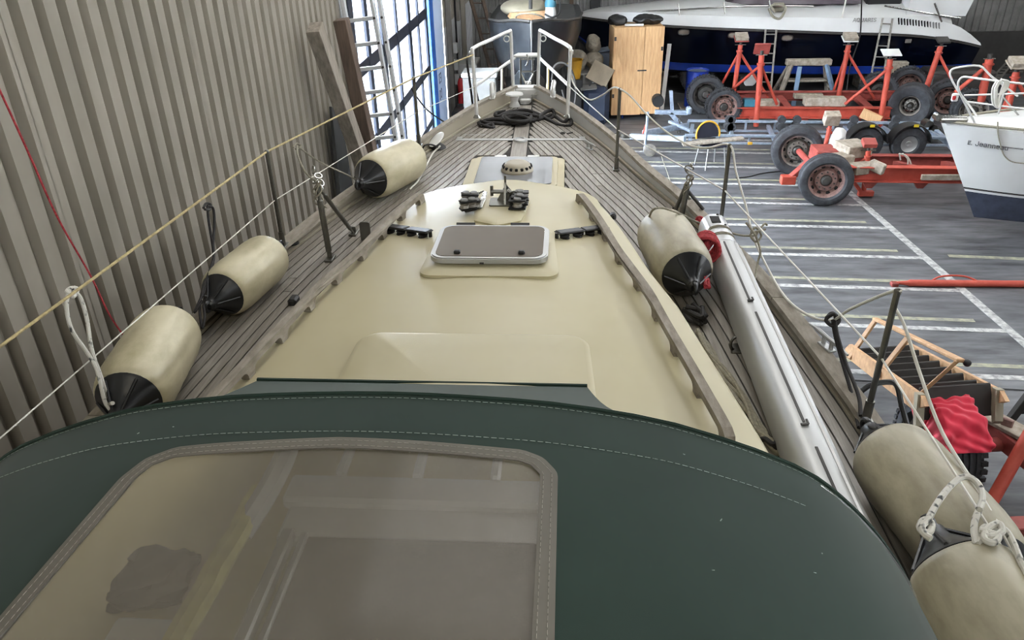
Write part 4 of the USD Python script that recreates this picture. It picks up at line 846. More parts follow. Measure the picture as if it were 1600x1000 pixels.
# ================================================================ dark hull end-on beyond the bow
hbx = PY(830, 32, 17.0); hb_top = hbx[2]
dk = thing('dark_boat', 'dark grey shiny boat hull seen bow-on beyond the pulpit', 'boat', (hbx[0], 19, 0))
R = []
for y, w, k in ((17.0, .02, 1), (17.25, .34, 1), (17.7, .72, .97), (18.4, 1.0, .95), (19.6, 1.08, .93), (21.5, 1.02, .93)):
    z = hb_top * k + .02; R.append([(hbx[0] - w, y, z - .08), (hbx[0] - w * .98, y, z - .4), (hbx[0] - w * .82, y + .02, z - .95), (hbx[0] - w * .35, y + .12, z - 1.35), (hbx[0], y + .15, z - 1.5), (hbx[0] + w * .35, y + .12, z - 1.35), (hbx[0] + w * .82, y + .02, z - .95), (hbx[0] + w * .98, y, z - .4), (hbx[0] + w, y, z - .08)])
obj('hull', wobble(loft(R), .02, 5), M['darkhull'], dk, smooth=30)
obj('stem', tube([(hbx[0], 17.0 - .01, hb_top + .0), (hbx[0], 17.03, hb_top - .5), (hbx[0], 17.1, hb_top - 1.2)], .022, 8), M['plast_g'], dk)
obj('keel', box((hbx[0], 19.4, (hb_top - 1.4) / 2), (.2, 2.6, hb_top - 1.4), .02), M['grey_d'], dk)
obj('gunwale', [tube([(hbx[0] + s * w, y, hb_top * k - .02) for y, w, k in ((17.0, .02, 1), (17.25, .34, 1), (17.7, .72, .97), (18.4, 1.0, .95), (19.6, 1.08, .93))], .03, 8) for s in (-1, 1)], M['grey_d'], dk)
obj('deck', loft([[(hbx[0] - w, y, hb_top * k - .1), (hbx[0] + w, y, hb_top * k - .1), (hbx[0] + w * .8, y, hb_top * k - .04), (hbx[0] - w * .8, y, hb_top * k - .04)] for y, w, k in ((17.15, .2, 1), (17.7, .68, .97), (18.4, .96, .95), (21.4, 1.0, .93))]), M['grey_b'], dk)
dd_ = PY(822, 18, 18.6); dn = thing('dinghy', 'upturned cream dinghy with brown wooden trim on the dark hull', 'dinghy', dd_)
obj('shell', ball(dd_ + [-.05, .3, .05], .52, 3, (1.05, 1.3, .36)), M['pale'], dn); obj('trim', [tube([dd_ + [.50 * math.cos(a) + .12, -.25 + .45 * math.sin(a) * .6, -.05 + .04 * math.sin(a)] for a in np.linspace(0, 2 * math.pi, 24)[:-1]], .025, 6, True), bar(dd_ + [-.35, -.4, -.04], dd_ + [.5, -.4, .0], .08, .14, .01)], M['wood_o'], dn)
obj('rim', torus(dd_ + [.12, -.5, -.08], .32, .018, (.1, .5, 1), 24, 6), M['rope_g'], dn)
obj('mast_stub', rod(PY(829, 14, 17.9), PY(829, -30, 17.9), .04, 10), M['grey_d'], dk)
vz = PY(860, 33, 18.2); vac = thing('workshop_vacuum', 'white and blue workshop vacuum standing on the dark hull', 'vacuum cleaner', vz)
obj('drum', move(lathe([(0, 0), (.14, 0), (.125, .2), (.105, .32), (0, .34)], 20), vz + [0, 0, -.02]), M['white'], vac); obj('head', move(lathe([(0, .30), (.125, .30), (.13, .36), (.10, .46), (.05, .5), (0, .5)], 18), vz), M['teal'], vac); obj('hose', rope([vz + [.05, -.05, .42], vz + [.18, -.1, .46], vz + [.2, -.12, .2], vz + [.05, -.16, .1], vz + [-.12, -.12, .16]], .02), M['black'], vac); obj('handle', rope([vz + [-.06, 0, .48], vz + [0, 0, .56], vz + [.06, 0, .48]], .014), M['teal'], vac)
ho = PY(878, 125, 17.4); rope_thing('dark_hose', 'dark green hose loops hanging beneath the dark hull', [[PY(*p, 17.3 + .04 * k) for p in ((862, 125), (866, 104), (878, 98), (890, 106), (897, 122), (900, 145), (896, 165), (885, 160), (878, 140))] for k in range(2)], .025, 'grey_d', 'hose', part='loop')
rope_thing('twisted_rope', 'pale twisted rope hanging straight down right of the pulpit', [[PY(856, 105, 15.5), PY(856, 125, 15.5), PY(855, 150, 15.5), PY(855, 170, 15.5), PY(855, 170, 15.5) * [1, 1, 0] + [0, 0, .02]]], .025, 'rope_y')
rope_thing('twisted_rope', 'grey twisted rope hanging down left of the pulpit', [[PY(784, 108, 15.5), PY(784, 130, 15.5), PY(784, 150, 15.5), PY(785, 170, 15.5), PY(785, 170, 15.5) * [1, 1, 0] + [0, 0, .02]]], .025, 'rope_g')
obj('scrap_rack', [bar(PY(870, 160, 16), PY(876, 205, 16) * [1, 1, 0] + [0, 0, .01], .06, .04, .004), bar(PY(884, 150, 16.4), PY(886, 205, 16.4) * [1, 1, 0] + [0, 0, .01], .06, .04, .004)][:1], M['grey_d'], None, label='dark steel bar standing under the dark hull', cat='steel bar', smooth=False)

# ================================================================ junk and pine cabinet
G = {}
def fl(px, py): p = PZ(px, py, 0); return p
gc = fl(922, 178)
cr_ = thing('storage_crate', 'big grey ribbed crate under sacks left of the pine cabinet', 'crate', (gc[0] - .1, 20.2, 0)); c0 = A([gc[0] - .08, 20.2, 0])
obj('body', box(c0 + [0, 0, .62], (.95, .8, 1.0), .03), M['plast_g'], cr_); 
for k in range(4): obj('rib', box(c0 + [-.36 + .24 * k, -.42, .62], (.05, .05, .96), .01), M['plast_g'], cr_)
obj('rim', box(c0 + [0, 0, 1.12], (1.02, .86, .07), .02), M['plast_g'], cr_)
for sx in (-.4, .4): obj('leg', [box(c0 + [sx, sy, .06], (.1, .1, .12), .01) for sy in (-.3, .3)][0], M['grey_d'], cr_); 
obj('leg', box(c0 + [-.4, .3, .06], (.1, .1, .12), .01), M['grey_d'], cr_); obj('leg', box(c0 + [.4, .3, .06], (.1, .1, .12), .01), M['grey_d'], cr_)
b0 = c0 + [.2, -.72, 0]; tg_ = thing('tarp_bag', 'dark navy tarpaulin bag in front of the grey crate', 'bag', b0); obj('bag', wobble(box(b0 + [0, 0, .45], (.62, .5, .9), .12), .03, 4), M['bluebag'], tg_); obj('flap', wobble(box(b0 + [-.2, -.02, .88], (.4, .5, .05), .02), .04, 6), M['plast_g'], tg_)
cb = c0 + [.28, -.5, 1.17]; obj('cardboard', wobble(xf(box((0, 0, 0), (.55, .03, .5), .005), rx(-.5) @ ry(.5), cb + [0, 0, -.02]), .02, 4), M['card'], None, label='torn brown cardboard lying on the grey crate', cat='cardboard', smooth=False)
obj('sack', wobble(ball(c0 + [-.28, -.1, 1.38], .25, 3, (.9, .7, 1.1)), .07, 5), M['sack'], None, label='crumpled pale sack on the left of the grey crate', cat='sack')
obj('sack', wobble(ball(c0 + [.14, 0, 1.36], .23, 3, (1, .8, .95)), .06, 5, 3), M['sack'], None, label='lower rounded sack on the middle of the grey crate', cat='sack')
obj('sack', wobble(ball(c0 + [.12, .1, 1.74], .2, 3, (.95, .8, 1.1)), .06, 5, 9), M['sack'], None, label='topmost yellowish sack on the pile left of the pine cabinet', cat='sack')
tub = thing('plastic_tub', 'blue-grey plastic tub with lid between sacks and pine cabinet', 'tub', c0 + [.50, .35, 0]); obj('body', box(c0 + [.50, .35, 1.30], (.55, .45, .5), .04), M['plast_b'], tub); obj('lid', xf(box((0, 0, 0), (.6, .5, .05), .02), ry(-.15), c0 + [.50, .35, 1.58]), M['plast_b'], tub); obj('stand', box(c0 + [.50, .35, .52], (.4, .36, 1.04), .02), M['grey_d'], tub)
yb_ = PY(897, 112, 19.6); obj('bucket', move(lathe([(0, 0), (.15, 0), (.2, .42), (.215, .44), (.19, .44), (.14, .03), (0, .03)], 22), yb_ + [0, 0, -.15]), M['plast_y'], None, label='yellow bucket on a dark stand left of the grey crate', cat='bucket')
obj('stand', box((yb_[0], 19.6, (yb_[2] - .15) / 2), (.42, .42, yb_[2] - .15), .02), M['black'], None, label='dark stand under the yellow bucket', cat='stand')
cp_ = A([PZ(992, 178, .14)[0], PZ(992, 178, .14)[1], 0]); RC = rz(.10)
pc = thing('pine_cabinet', 'tall pine cabinet with two doors on castors', 'cabinet', (cp_[0], cp_[1] + .4, 0)); 
def pcb(c, s, ch=.006): return xf(box(c, s, ch), RC, cp_)
obj('carcass', pcb((0, .42, 1.17), (1.22, .78, 2.06), .01), M['wood'], pc)
for k, (sx, w) in enumerate(((-.235, .74), (.375, .46))):
    d = obj('door', pcb((sx, .005, 1.16 + .012 * k), (w, .03, 2.08)), M['wood'], pc)
    n = 9 if k == 0 else 6
    for j in range(n - 1): obj('joint', pcb((sx - w / 2 + w / n * (j + 1), -.0105, 1.16), (.004, .002, 2.04), 0), M['wood_o'], d, smooth=False)
    for z in (1.95, .6): obj('hinge', pcb((-.57 if k == 0 else .57, -.014, z - .25 * k), (.05, .012, .09), .003), M['grey_d'], d)
obj('latch', [pcb((.11, -.02, 1.2), (.22, .02, .03), .004)], M['grey_d'], pc); obj('castor', xf(torus((0, 0, .07), .05, .022, (1, 0, 0), 14, 6), np.eye(3), cp_ + [-.3, .1, 0]), M['drum'], pc, label='blue castor')
for sx, sy in ((.5, .1), (-.5, .7), (.5, .7)): obj('castor', move(torus((0, 0, .07), .05, .022, (1, 0, 0), 14, 6), cp_ + [sx, sy, 0]), M['grey_d'], pc)
obj('black_bag', wobble(ball(cp_ + [-.5, .45, 2.29], .26, 3, (.9, .8, .5)), .07, 5), M['black'], None, label='black bag on the left top of the pine cabinet', cat='bag')
obj('black_bag', wobble(ball(cp_ + [.22, .5, 2.29], .30, 3, (1.2, .8, .4)), .08, 5, 5), M['black'], None, label='black bundle with white edge on the right top of the pine cabinet', cat='bag')
obj('white_strip', bar(cp_ + [-.35, .1, 2.24], cp_ + [.1, .1, 2.24], .05, .05, .01), M['white'], None, label='white strip lying on top of the pine cabinet', cat='strip', smooth=False)
ws = A([cp_[0] + .72, cp_[1] + .3, 0]); obj('white_board', bar(ws + [-.02, .1, .01], ws + [.06, .1, 1.75], .1, .03, .006, (0, 1, 0)), M['white'], None, label='white board standing right of the pine cabinet', cat='board', smooth=False)

# ================================================================ wheels, trailers and boat stands
def wheel(name, label, c, rot, D=.94, w=.27, rim='rust', lugs=True, group=None, dual=False, hole=.30):
    """turned about its own z; rot turns z onto the axle"""
    r = D / 2; t = thing(name, label, 'wheel', c, group, R=rot); h = w / 2
    pr = [(hole, -h * .62), (hole + .03, -h * .8), (r * .74, -h * .98), (r * .88, -h), (r * .965, -h * .86), (r, -h * .62)]
    for g in (-.36, 0, .36): pr += [(r, h * (g - .07)), (r - .014, h * (g - .05)), (r - .014, h * (g + .05)), (r, h * (g + .07))]
    pr += [(a, -z) for a, z in pr[5::-1]] + [(hole - .01, .0)]
    obj('tyre', lathe(pr + [pr[0]], 48), M['tyre'], t, smooth=30)
    if lugs:
        L_ = []
        for k in range(40):
            a = k / 40 * 2 * math.pi
            for s in (-1, 1): L_.append(xf(box((r * .985, 0, s * h * .82), (.035, .045, h * .34), 0), rz(a + .04 * s)))
        obj('tread_lugs', join(L_), M['tyre_d'], t, smooth=False, kind='stuff')
    rm = lathe([(hole + .005, -h * .62), (hole + .012, -h * .72), (hole - .02, -h * .6), (hole - .035, -h * .1), (hole * .72, h * .12), (hole * .62, -h * .35), (hole * .36, -h * .42), (hole * .34, -h * .2), (0, -h * .2), (0, h * .2), (hole - .04, h * .22), (hole + .005, h * .62), (hole + .005, -h * .62)], 40)
    g = obj('rim', rm, M[rim], t, smooth=30)
    for k in range(10):
        a = k / 10 * 2 * math.pi; obj('hand_hole', xf(box((hole * .84, 0, -h * .02), (.05, .07, .05), .015), rz(a)), M['hole'], g)
        obj('wheel_nut', xf(rod((hole * .52, 0, -h * .46), (hole * .52, 0, -h * .36), .016, 6), rz(a + .3)), M['grey_d'], g, smooth=False)
    obj('hub', lathe([(0, -h * .75), (hole * .2, -h * .72), (hole * .3, -h * .5), (hole * .32, 0), (0, 0)], 20), M['grey_d'], t)
    return t
AX = frame((0, 1, 0))                                       # wheel face (-z) looks along -y
def facing(yaw, tilt=0.0): return rz(yaw) @ rx(tilt) @ AX
W1 = wheel('truck_wheel', 'near truck wheel of the close red trailer, black tyre and pinkish rusty rim', (4.67, 13.85, .47), facing(-.12), lugs=False)
W2 = wheel('truck_wheel', 'worn grey truck wheel behind the near one on the close red trailer', (4.60, 15.6, .49), facing(-.12), 1.0, .30, 'rim_g', lugs=False)
def ibeam(name, p, q, h, w, m, parent, th=.018):
    p, q = A(p, float), A(q, float); g = obj(name, [bar(p, q, th, h - .03, .002), bar(p + [0, 0, h / 2], q + [0, 0, h / 2], w, th, .003), bar(p - [0, 0, h / 2], q - [0, 0, h / 2], w, th, .003)], M[m], parent, smooth=False); return g
def Zat(px, py, y): return PY(px, py, y)
# close trailer: two long beams, cross ties, stand
ct_ = thing('red_trailer', 'close red steel boat trailer with two long I-beams on truck wheels', 'trailer', (7, 14.5, 0))
zb = Zat(1450, 272, 13.95)[2]; zb2 = Zat(1450, 253, 15.3)[2]
ibeam('beam', (4.9, 13.98, zb), (12.5, 13.75, zb), .26, .16, 'red', ct_)
ibeam('beam', (4.8, 15.35, zb2), (12.5, 15.15, zb2), .26, .16, 'red_old', ct_)
for k in range(8):
    x = 5.5 + .9 * k; obj('cross_tie', bar((x, 13.95, zb + .06), (x, 15.2, zb2 + .0), .12, .1, .006), M['red_old'], ct_, smooth=False)
    obj('foot', loft([[(x - .14, 13.93, zb - .13), (x + .14, 13.93, zb - .13), (x + .14, 14.05, zb - .13), (x - .14, 14.05, zb - .13)], [(x - .05, 13.95, zb - .27), (x + .05, 13.95, zb - .27), (x + .05, 14.03, zb - .27), (x - .05, 14.03, zb - .27)]]), M['red_old'], ct_, smooth=False)
obj('axle', [rod((4.67, 13.9, .47), (4.61, 15.5, .49), .06, 12)], M['red_old'], ct_)
obj('axle_box', [box((4.85, 14.75, .62), (.4, .5, .34), .02)], M['red_old'], ct_, smooth=False)
obj('axle_stop', [box((4.15, 14.35, .3), (.26, .16, .16), .01)], M['red'], ct_, smooth=False); obj('bumper', bar((4.2, 14.35, .34), (4.55, 14.5, .62), .12, .1, .01), M['red_old'], ct_, smooth=False)
for (px, py, y, s) in ((1332, 232, 14.6, (.5, .5, .22)), (1315, 247, 14.3, (.36, .3, .14)), (1352, 262, 14.1, (.55, .3, .16))):
    p = Zat(px, py, y); obj('wooden_block', xf(box((0, 0, 0), s, .015), rz(.3), p), M['block'], None, label={1332: 'pinkish topmost timber block stacked by the near trailer wheel', 1315: 'small timber block just behind the near trailer wheel', 1352: 'stained timber block wedged beside the red stand'}[px], cat='timber block', group='timber blocks on the trailers')
p = Zat(1372, 265, 13.8); obj('wooden_block', bar(Zat(1360, 256, 14.0), Zat(1382, 266, 13.8), .1, .2, .02), M['block'], None, label='pale split timber wedged on the beam right of the red stand', cat='timber block', group='timber blocks on the trailers', smooth=False)
obj('wooden_block', box(Zat(1472, 277, 13.82), (.72, .06, .1), .008), M['block'], None, label='flat brown plank lying along the side of the close trailer beam', cat='timber block', smooth=False)
def stand(name, label, foot, top, legs, pad='red', r=.055, padrot=0.0, plate=True, m='red', pads=(.3, .26, .05), wood=False):
    t = thing(name, label, 'boat stand', (top[0], top[1], 0), 'red boat stands'); foot, top = A(foot, float), A(top, float)
    obj('post', rod(foot, top, r, 14), M[m], t); hub = foot + (top - foot) * .86
    obj('collar', rod(hub, hub + (top - foot) * .03, r * 1.4, 14), M[m], t)
    for q in legs: obj('brace', rod(hub, q, r * .55, 10), M[m], t)
    u = unit(top - foot); obj('screw', rod(top, top + u * .10, r * .6, 10), M['grey_d'], t); obj('handle', rod(top - A([.13, 0, 0]), top + A([.13, 0, 0]), .014, 8), M['steel_d'], t)
    if plate:
        g = obj('pad', xf(box((0, 0, 0), pads, .01), rx(.35) @ ry(padrot), top + u * .14), M[pad], t)
        if wood: obj('pad_block', xf(box((0, 0, pads[2] / 2 + .05), (pads[0] * .9, pads[1] * .9, .09), .01), rx(.35) @ ry(padrot), top + u * .14), M['block'], g)
    return t
f0 = PZ(1349, 303, .05)
s1 = stand('boat_stand', 'red stand with a flat head on the close trailer, right of the near wheel', f0, Zat(1357, 235, f0[1]), [Zat(1330, 265, f0[1] + .1), Zat(1366, 278, f0[1] + .6)], 'red_old', .045, pads=(.24, .2, .09))
obj('foot_bracket', [bar(f0 + [-.02, 0, .0], PZ(1333, 283, .3), .14, .06, .006), box(f0 + [.03, -.02, .02], (.28, .1, .1), .01)], M['red'], s1, smooth=False)
g0 = PZ(1288, 252, .0) + [0, .2, 0]; s1b = stand('boat_stand', 'slim red stand with a grey timber head behind the near trailer wheel', Zat(1287, 238, 15.3), Zat(1297, 196, 15.3), [Zat(1311, 225, 15.3), Zat(1292, 225, 15.9)], 'block', .04, pads=(.28, .2, .22))
rope_thing('white_rope', 'white rope end hanging over the close red trailer beam', [[Zat(*p, 14.6) for p in ((1405, 240), (1415, 243), (1421, 250), (1425, 262))], [Zat(*p, 14.6) for p in ((1410, 240), (1418, 248), (1418, 262))], [Zat(*p, 14.6) for p in ((1405, 240), (1407, 250))]], .015, 'hose')
obj('rag', wobble(ball(Zat(1309, 217, 15.25), .16, 3, (.9, .8, 1.4)), .05, 8), M['white'], None, label='white rag hanging on the slim red stand', cat='rag')
# galvanised road trailer
gt = thing('galvanised_trailer', 'blue-grey galvanised road trailer with jockey wheel and coupling', 'trailer', (5, 17.6, 0))
def Z2(px, py, y): return PY(px, py, y)
nr, fr = 16.65, 18.2
A0, A1, A2 = Z2(985, 213, 17.3), Z2(1070, 217, nr), Z2(1480, 221, nr)
B1, B2 = Z2(1075, 196, fr), Z2(1440, 200, fr)
def rail2(p, q, h=.16): return [bar(p + A([0, 0, h / 2]), q + A([0, 0, h / 2]), .09, .05, .004), bar(p - A([0, 0, h / 2]), q - A([0, 0, h / 2]), .09, .04, .004)] + [bar(p + (q - p) * t - A([0, 0, h / 2]), p + (q - p) * t + A([0, 0, h / 2]), .05, .04, .003) for t in np.linspace(0, 1, 9)]
obj('side_rail', rail2(A1, A2), M['galv'], gt, smooth=False); obj('side_rail', rail2(B1, B2, .22), M['galv'], gt, smooth=False)
obj('drawbar', bar(A0, A1, .09, .12, .006), M['galv'], gt, smooth=False); obj('drawbar', bar(Z2(1005, 208, 17.4), B1, .09, .12, .006), M['galv'], gt, smooth=False)
for t in np.linspace(0.02, 1, 7):
    p, q = A1 + (A2 - A1) * t, B1 + (B2 - B1) * t; obj('cross_member', bar(p, q, .08, .08, .005), M['galv'], gt, smooth=False)
obj('coupling', [bar(Z2(972, 212, 17.3), A0 + [.1, 0, 0], .09, .09, .02), ball(Z2(965, 211, 17.3), .07, 1)], M['steel_d'], gt)
obj('brake_lever', [rod(Z2(1003, 213, 17.2), Z2(1009, 195, 17.2), .018, 8)], M['red'], gt)
jw = PZ(1011, 243, 0.0); obj('jockey_post', [rod((jw[0] - .06, jw[1], .1), (jw[0] - .04, jw[1], .95), .03, 10)], M['galv'], gt)
obj('jockey_wheel', xf(lathe([(0, -.03), (.06, -.04), (.10, -.035), (.135, -.03), (.135, .03), (.10, .035), (0, .03)], 24), AX, (jw[0] + .05, jw[1] - .05, .135)), M['rim_g'], gt)
wp = Z2(1068, 200, 18.2); wt = Z2(1047, 176, 18.2); obj('winch_post', [bar(wp, wt, .1, .1, .008), bar(wt + [-.35, 0, .02], wt + [.4, 0, .0], .1, .1, .008), bar(wt + [.05, 0, 0], wt + [-.02, 0, .5], .08, .08, .008), bar(Z2(1080, 205, 17.6), wt + [0, 0, -.2], .08, .06, .006)], M['galv'], gt, smooth=False)
obj('winch', [rod(wt + [-.3, -.12, .28], wt + [-.3, .12, .28], .13, 14)], M['black'], gt); obj('winch_stop', box(wt + [.42, 0, .05], (.12, .2, .16), .03), M['galv'], gt)
obj('safety_chain', [torus(wt + [.22, -.1, -.08 - .07 * k], .035, .010, (1, k % 2, 0), 10, 5) for k in range(6)], M['steel_d'], gt, kind='stuff')
for px in (1140, 1144, 1222, 1246, 1335, 1400):
    p = Z2(px, 194, 17.5); obj('keel_roller', [rod(p + [-.02, -.1, -.05], p + [-.02, .1, -.05], .1, 12), rod(p + [0, 0, -.3], p + [0, 0, .0], .03, 8), rod(p + [-.02, -.04, .1], p + [-.02, .06, .1], .085, 12)], M['tyre'], gt)
for px, lab in ((1345, 0), (1412, 1)):
    c = PZ(px, 253, 0); c = A([c[0] + .05, c[1] + .12, .36]); g = obj('road_wheel', xf(lathe([(.17, -.08), (.2, -.1), (.33, -.095), (.355, -.06), (.355, .06), (.33, .095), (.17, .08), (.17, -.08)], 32), AX, c), M['tyre'], gt)
    obj('road_rim', xf(lathe([(0, -.05), (.05, -.06), (.06, -.03), (.15, -.05), (.18, -.08), (.18, .06), (0, .04)], 28), AX, c), M['alu'], g)
    an = np.linspace(.1, math.pi - .1, 14); mg = []
    P_ = [[c + [.42 * math.cos(a), dy, .42 * math.sin(a)] for a in an] for dy in (-.16, .14)] + [[c + [.40 * math.cos(a), dy, .40 * math.sin(a)] for a in an] for dy in (.14, -.16)]
    mg_ = obj('mudguard', grid(P_, closed_u=True), M['black'], gt, smooth=40); obj('reflector', box(c + [.02, -.17, .41], (.1, .01, .06), .003), M['reflector'], mg_)
obj('rear_roller', [rod(Z2(1455, 200, 17.8) + [.1 * k, -.1, -.08 * k], Z2(1455, 200, 17.8) + [.1 * k, .15, -.08 * k], .10, 12) for k in (-1, 0, 1, 2)], M['steel_d'], gt, kind='stuff'); obj('rear_arm', [bar(Z2(1440, 215, 17.4), Z2(1462, 178, 18.3), .08, .08, .006), bar(Z2(1462, 205, 17.6), Z2(1490, 232, 17.0), .1, .1, .006)], M['galv'], gt, smooth=False)
for k, px in enumerate((1172, 1232)):
    obj('side_lamp', box(Z2(px, 224 + k, 16.57), (.1, .04, .06), .01), M['yel'], gt)
# chair with a plank across it
ch = PZ(1110, 262, 0); ch = A([ch[0], ch[1] + .1, 0]); RCH = rz(.35)
chair = thing('chair', 'bentwood chair with navy back and metal legs in front of the galvanised trailer', 'chair', ch)
def cx(m): return xf(m, RCH, ch)
obj('seat', cx(box((0, 0, .46), (.46, .44, .04), .02)), M['navyf'], chair)
for sx, sy in ((-.2, -.2), (.2, -.2), (-.2, .2), (.2, .2)): obj('leg', cx(rod((sx * 1.15, sy * 1.15, 0), (sx * .9, sy * .9, .46), .012, 8)), M['alu'], chair)
ba = [(.27 * math.cos(a), .2 + .04 * math.sin(a), .62 + .26 * math.sin(a)) for a in np.linspace(-.25, math.pi + .25, 16)]
obj('back_frame', cx(tube(ba, .02, 8)), M['yel'], chair, label='yellow bent wood frame'); obj('backrest', cx(loft([[(x * .9, y, .62 + (z - .62) * .9) for x, y, z in ba], [(x * .9, y + .03, .62 + (z - .62) * .9) for x, y, z in ba]])), M['navyf'], chair)
obj('plank', bar(ch + [-.62, -.12, .50], ch + [.62, -.02, .60], .2, .04, .006), M['wood_grey'], None, label='grey plank lying across the chair seat', cat='plank', smooth=False)
rope_thing('floor_cable', 'thin dark cable on the floor between chair and trailer wheel', [[PZ(*p, .012) for p in ((1150, 278), (1170, 276), (1190, 271), (1215, 268), (1235, 268))]], .010, 'rope_b', 'cable')
rope_thing('floor_cable', 'thin cable running down the floor left of the bay lines', [[PZ(*p, .012) for p in ((1030, 235), (1040, 262), (1050, 290), (1058, 305))]], .006, 'rope_g', 'cable')

# ================================================================ far red trailer, its stands and tyres
ft = thing('red_trailer', 'far red trailer with stands below the white and navy powerboat', 'trailer', (6.5, 19.6, 0))
ibeam('beam', (4.1, 19.3, .30), (7.7, 19.22, .30), .24, .18, 'red', ft); ibeam('beam', (3.9, 20.5, .42), (10.4, 20.4, .42), .2, .18, 'red_old', ft)
for k in range(7):
    x = 4.5 + .62 * k; obj('foot', bar((x, 19.25, .08), (x, 19.27, .2), .16, .1, .01), M['red_old'], ft, smooth=False)
for k in range(5): obj('cross_tie', bar((4.4 + .95 * k, 19.3, .36), (4.4 + .95 * k, 20.4, .40), .2, .1, .01), M['red_old'], ft, smooth=False)
obj('axle', rod((3.78, 19.3, .43), (3.55, 20.6, .46), .06, 10), M['red_old'], ft)
obj('tail_beam', bar((8.6, 20.1, .5), (10.2, 20.35, .45), .2, .2, .01), M['red'], ft, smooth=False)
W3 = wheel('truck_wheel', 'truck wheel with rusty rim at the left end of the far red trailer', (3.79, 19.35, .43), facing(.05), .86, .28)
W4 = wheel('truck_wheel', 'grey-rimmed truck wheel behind the left end of the far red trailer', (3.52, 20.4, .48), facing(.0), .94, .28, 'grey_d')
W5 = wheel('truck_wheel', 'fat balloon tyre with an empty hub at the right end of the far red trailer', PZ(1424, 199, 0) + [0, .3, .47], facing(-.5), .98, .52, 'rim_g', hole=.22, lugs=False)
W6 = wheel('truck_wheel', 'dark truck wheel just right of the fat balloon tyre', PZ(1478, 189, 0) + [0, .2, .47], facing(-.3), .94, .36, 'rust')
W7 = wheel('truck_wheel', 'dark truck wheel half hidden under the powerboat stern', PZ(1418, 134, .475), facing(-.2), .94, .36, 'rust')
W8 = wheel('truck_wheel', 'dark truck wheel between stand and ladder under the powerboat', PZ(1372, 142, .465), facing(-.2), .92, .34, 'grey_d')
W9 = wheel('truck_wheel', 'dark truck wheel behind the white boat pulpit', PZ(1520, 172, .465), facing(-.2), .92, .32, 'rim_g')
W10 = wheel('truck_wheel', 'topmost dark tyre in the shadow below the powerboat stern', PZ(1405, 121, .455), facing(-.1), .9, .32, 'grey_d')
W11 = wheel('truck_wheel', 'dark tyre standing behind the blue drum', PZ(1090, 118, .48), facing(0), .95, .3, 'grey_d')
Zs = lambda px, py, y: PY(px, py, y)
stand('boat_stand', 'red stand with a grey timber head farthest left under the powerboat', Zs(1146, 148, 20.35), Zs(1157, 70, 20.35), [Zs(1120, 146, 20.6), Zs(1200, 152, 20.5)], 'red_old', .06, wood=True, pads=(.34, .3, .03))
stand('boat_stand', 'red stand with a tilted pink plate in front of the left ladder', Zs(1182, 190, 19.05) * [1, 1, 0] + [0, 0, .03], Zs(1190, 86, 19.05), [Zs(1137, 146, 20.0), Zs(1214, 163, 19.3)], 'red_old', .065, pads=(.36, .05, .26))
stand('boat_stand', 'red stand with a timber pad in the middle of the powerboat side', Zs(1310, 150, 20.35), Zs(1326, 70, 20.35), [Zs(1300, 150, 20.6), Zs(1366, 154, 20.4)], 'white', .06, wood=True, pads=(.36, .3, .03))
stand('boat_stand', 'red stand with a flat white plate in front of the right ladder', Zs(1376, 190, 19.0) * [1, 1, 0] + [0, 0, .03], Zs(1391, 92, 19.0), [Zs(1320, 163, 19.2), Zs(1384, 150, 20.0)], 'white', .065, pads=(.42, .3, .03))
stand('boat_stand', 'red leaning stand under the stern of the powerboat', Zs(1443, 150, 20.3), Zs(1470, 72, 20.3), [Zs(1498, 146, 20.1)], 'grey_d', .065)
stand('boat_stand', 'thick red stand with cross handle behind the white boat pulpit', Zs(1533, 158, 18.6), Zs(1546, 92, 18.6), [Zs(1492, 145, 18.4), Zs(1526, 158, 19.4)], 'red_old', .085, plate=False)
stand('boat_stand', 'red stand with a pale wooden head at the right edge of the picture', Zs(1572, 180, 17.2), Zs(1588, 112, 17.2), [Zs(1604, 152, 17.2), Zs(1560, 190, 17.4)], 'block', .07, wood=True, pads=(.4, .34, .04))
for px, py, y, s, lab in ((1288, 158, 19.4, (.95, .3, .2), 'stained timber baulk with white marks on the far trailer'), (1262, 149, 20.4, (.7, .3, .12), 'brown timber baulk below the blue trestle'), (1200, 161, 19.5, (.5, .3, .16), 'brown timber baulk left on the far trailer beside the teal box'), (1404, 105, 21.6, (.42, .2, .3), 'pale timber block wedged under the powerboat by the right ladder')):
    obj('timber_baulk', xf(box((0, 0, 0), s, .015), rz(-.05), Zs(px, py, y)), M['block'], None, label=lab, cat='timber baulk', smooth=False)
obj('teal_box', box(Zs(1170, 160, 19.4), (.28, .24, .18), .02), M['teal'], None, label='small teal box lying on the far trailer', cat='box')
obj('plank', bar(Zs(1346, 176, 19.1), Zs(1376, 189, 18.9), .1, .22, .01), M['wood'], None, label='pale plank leaning on the far trailer beam', cat='plank', smooth=False)
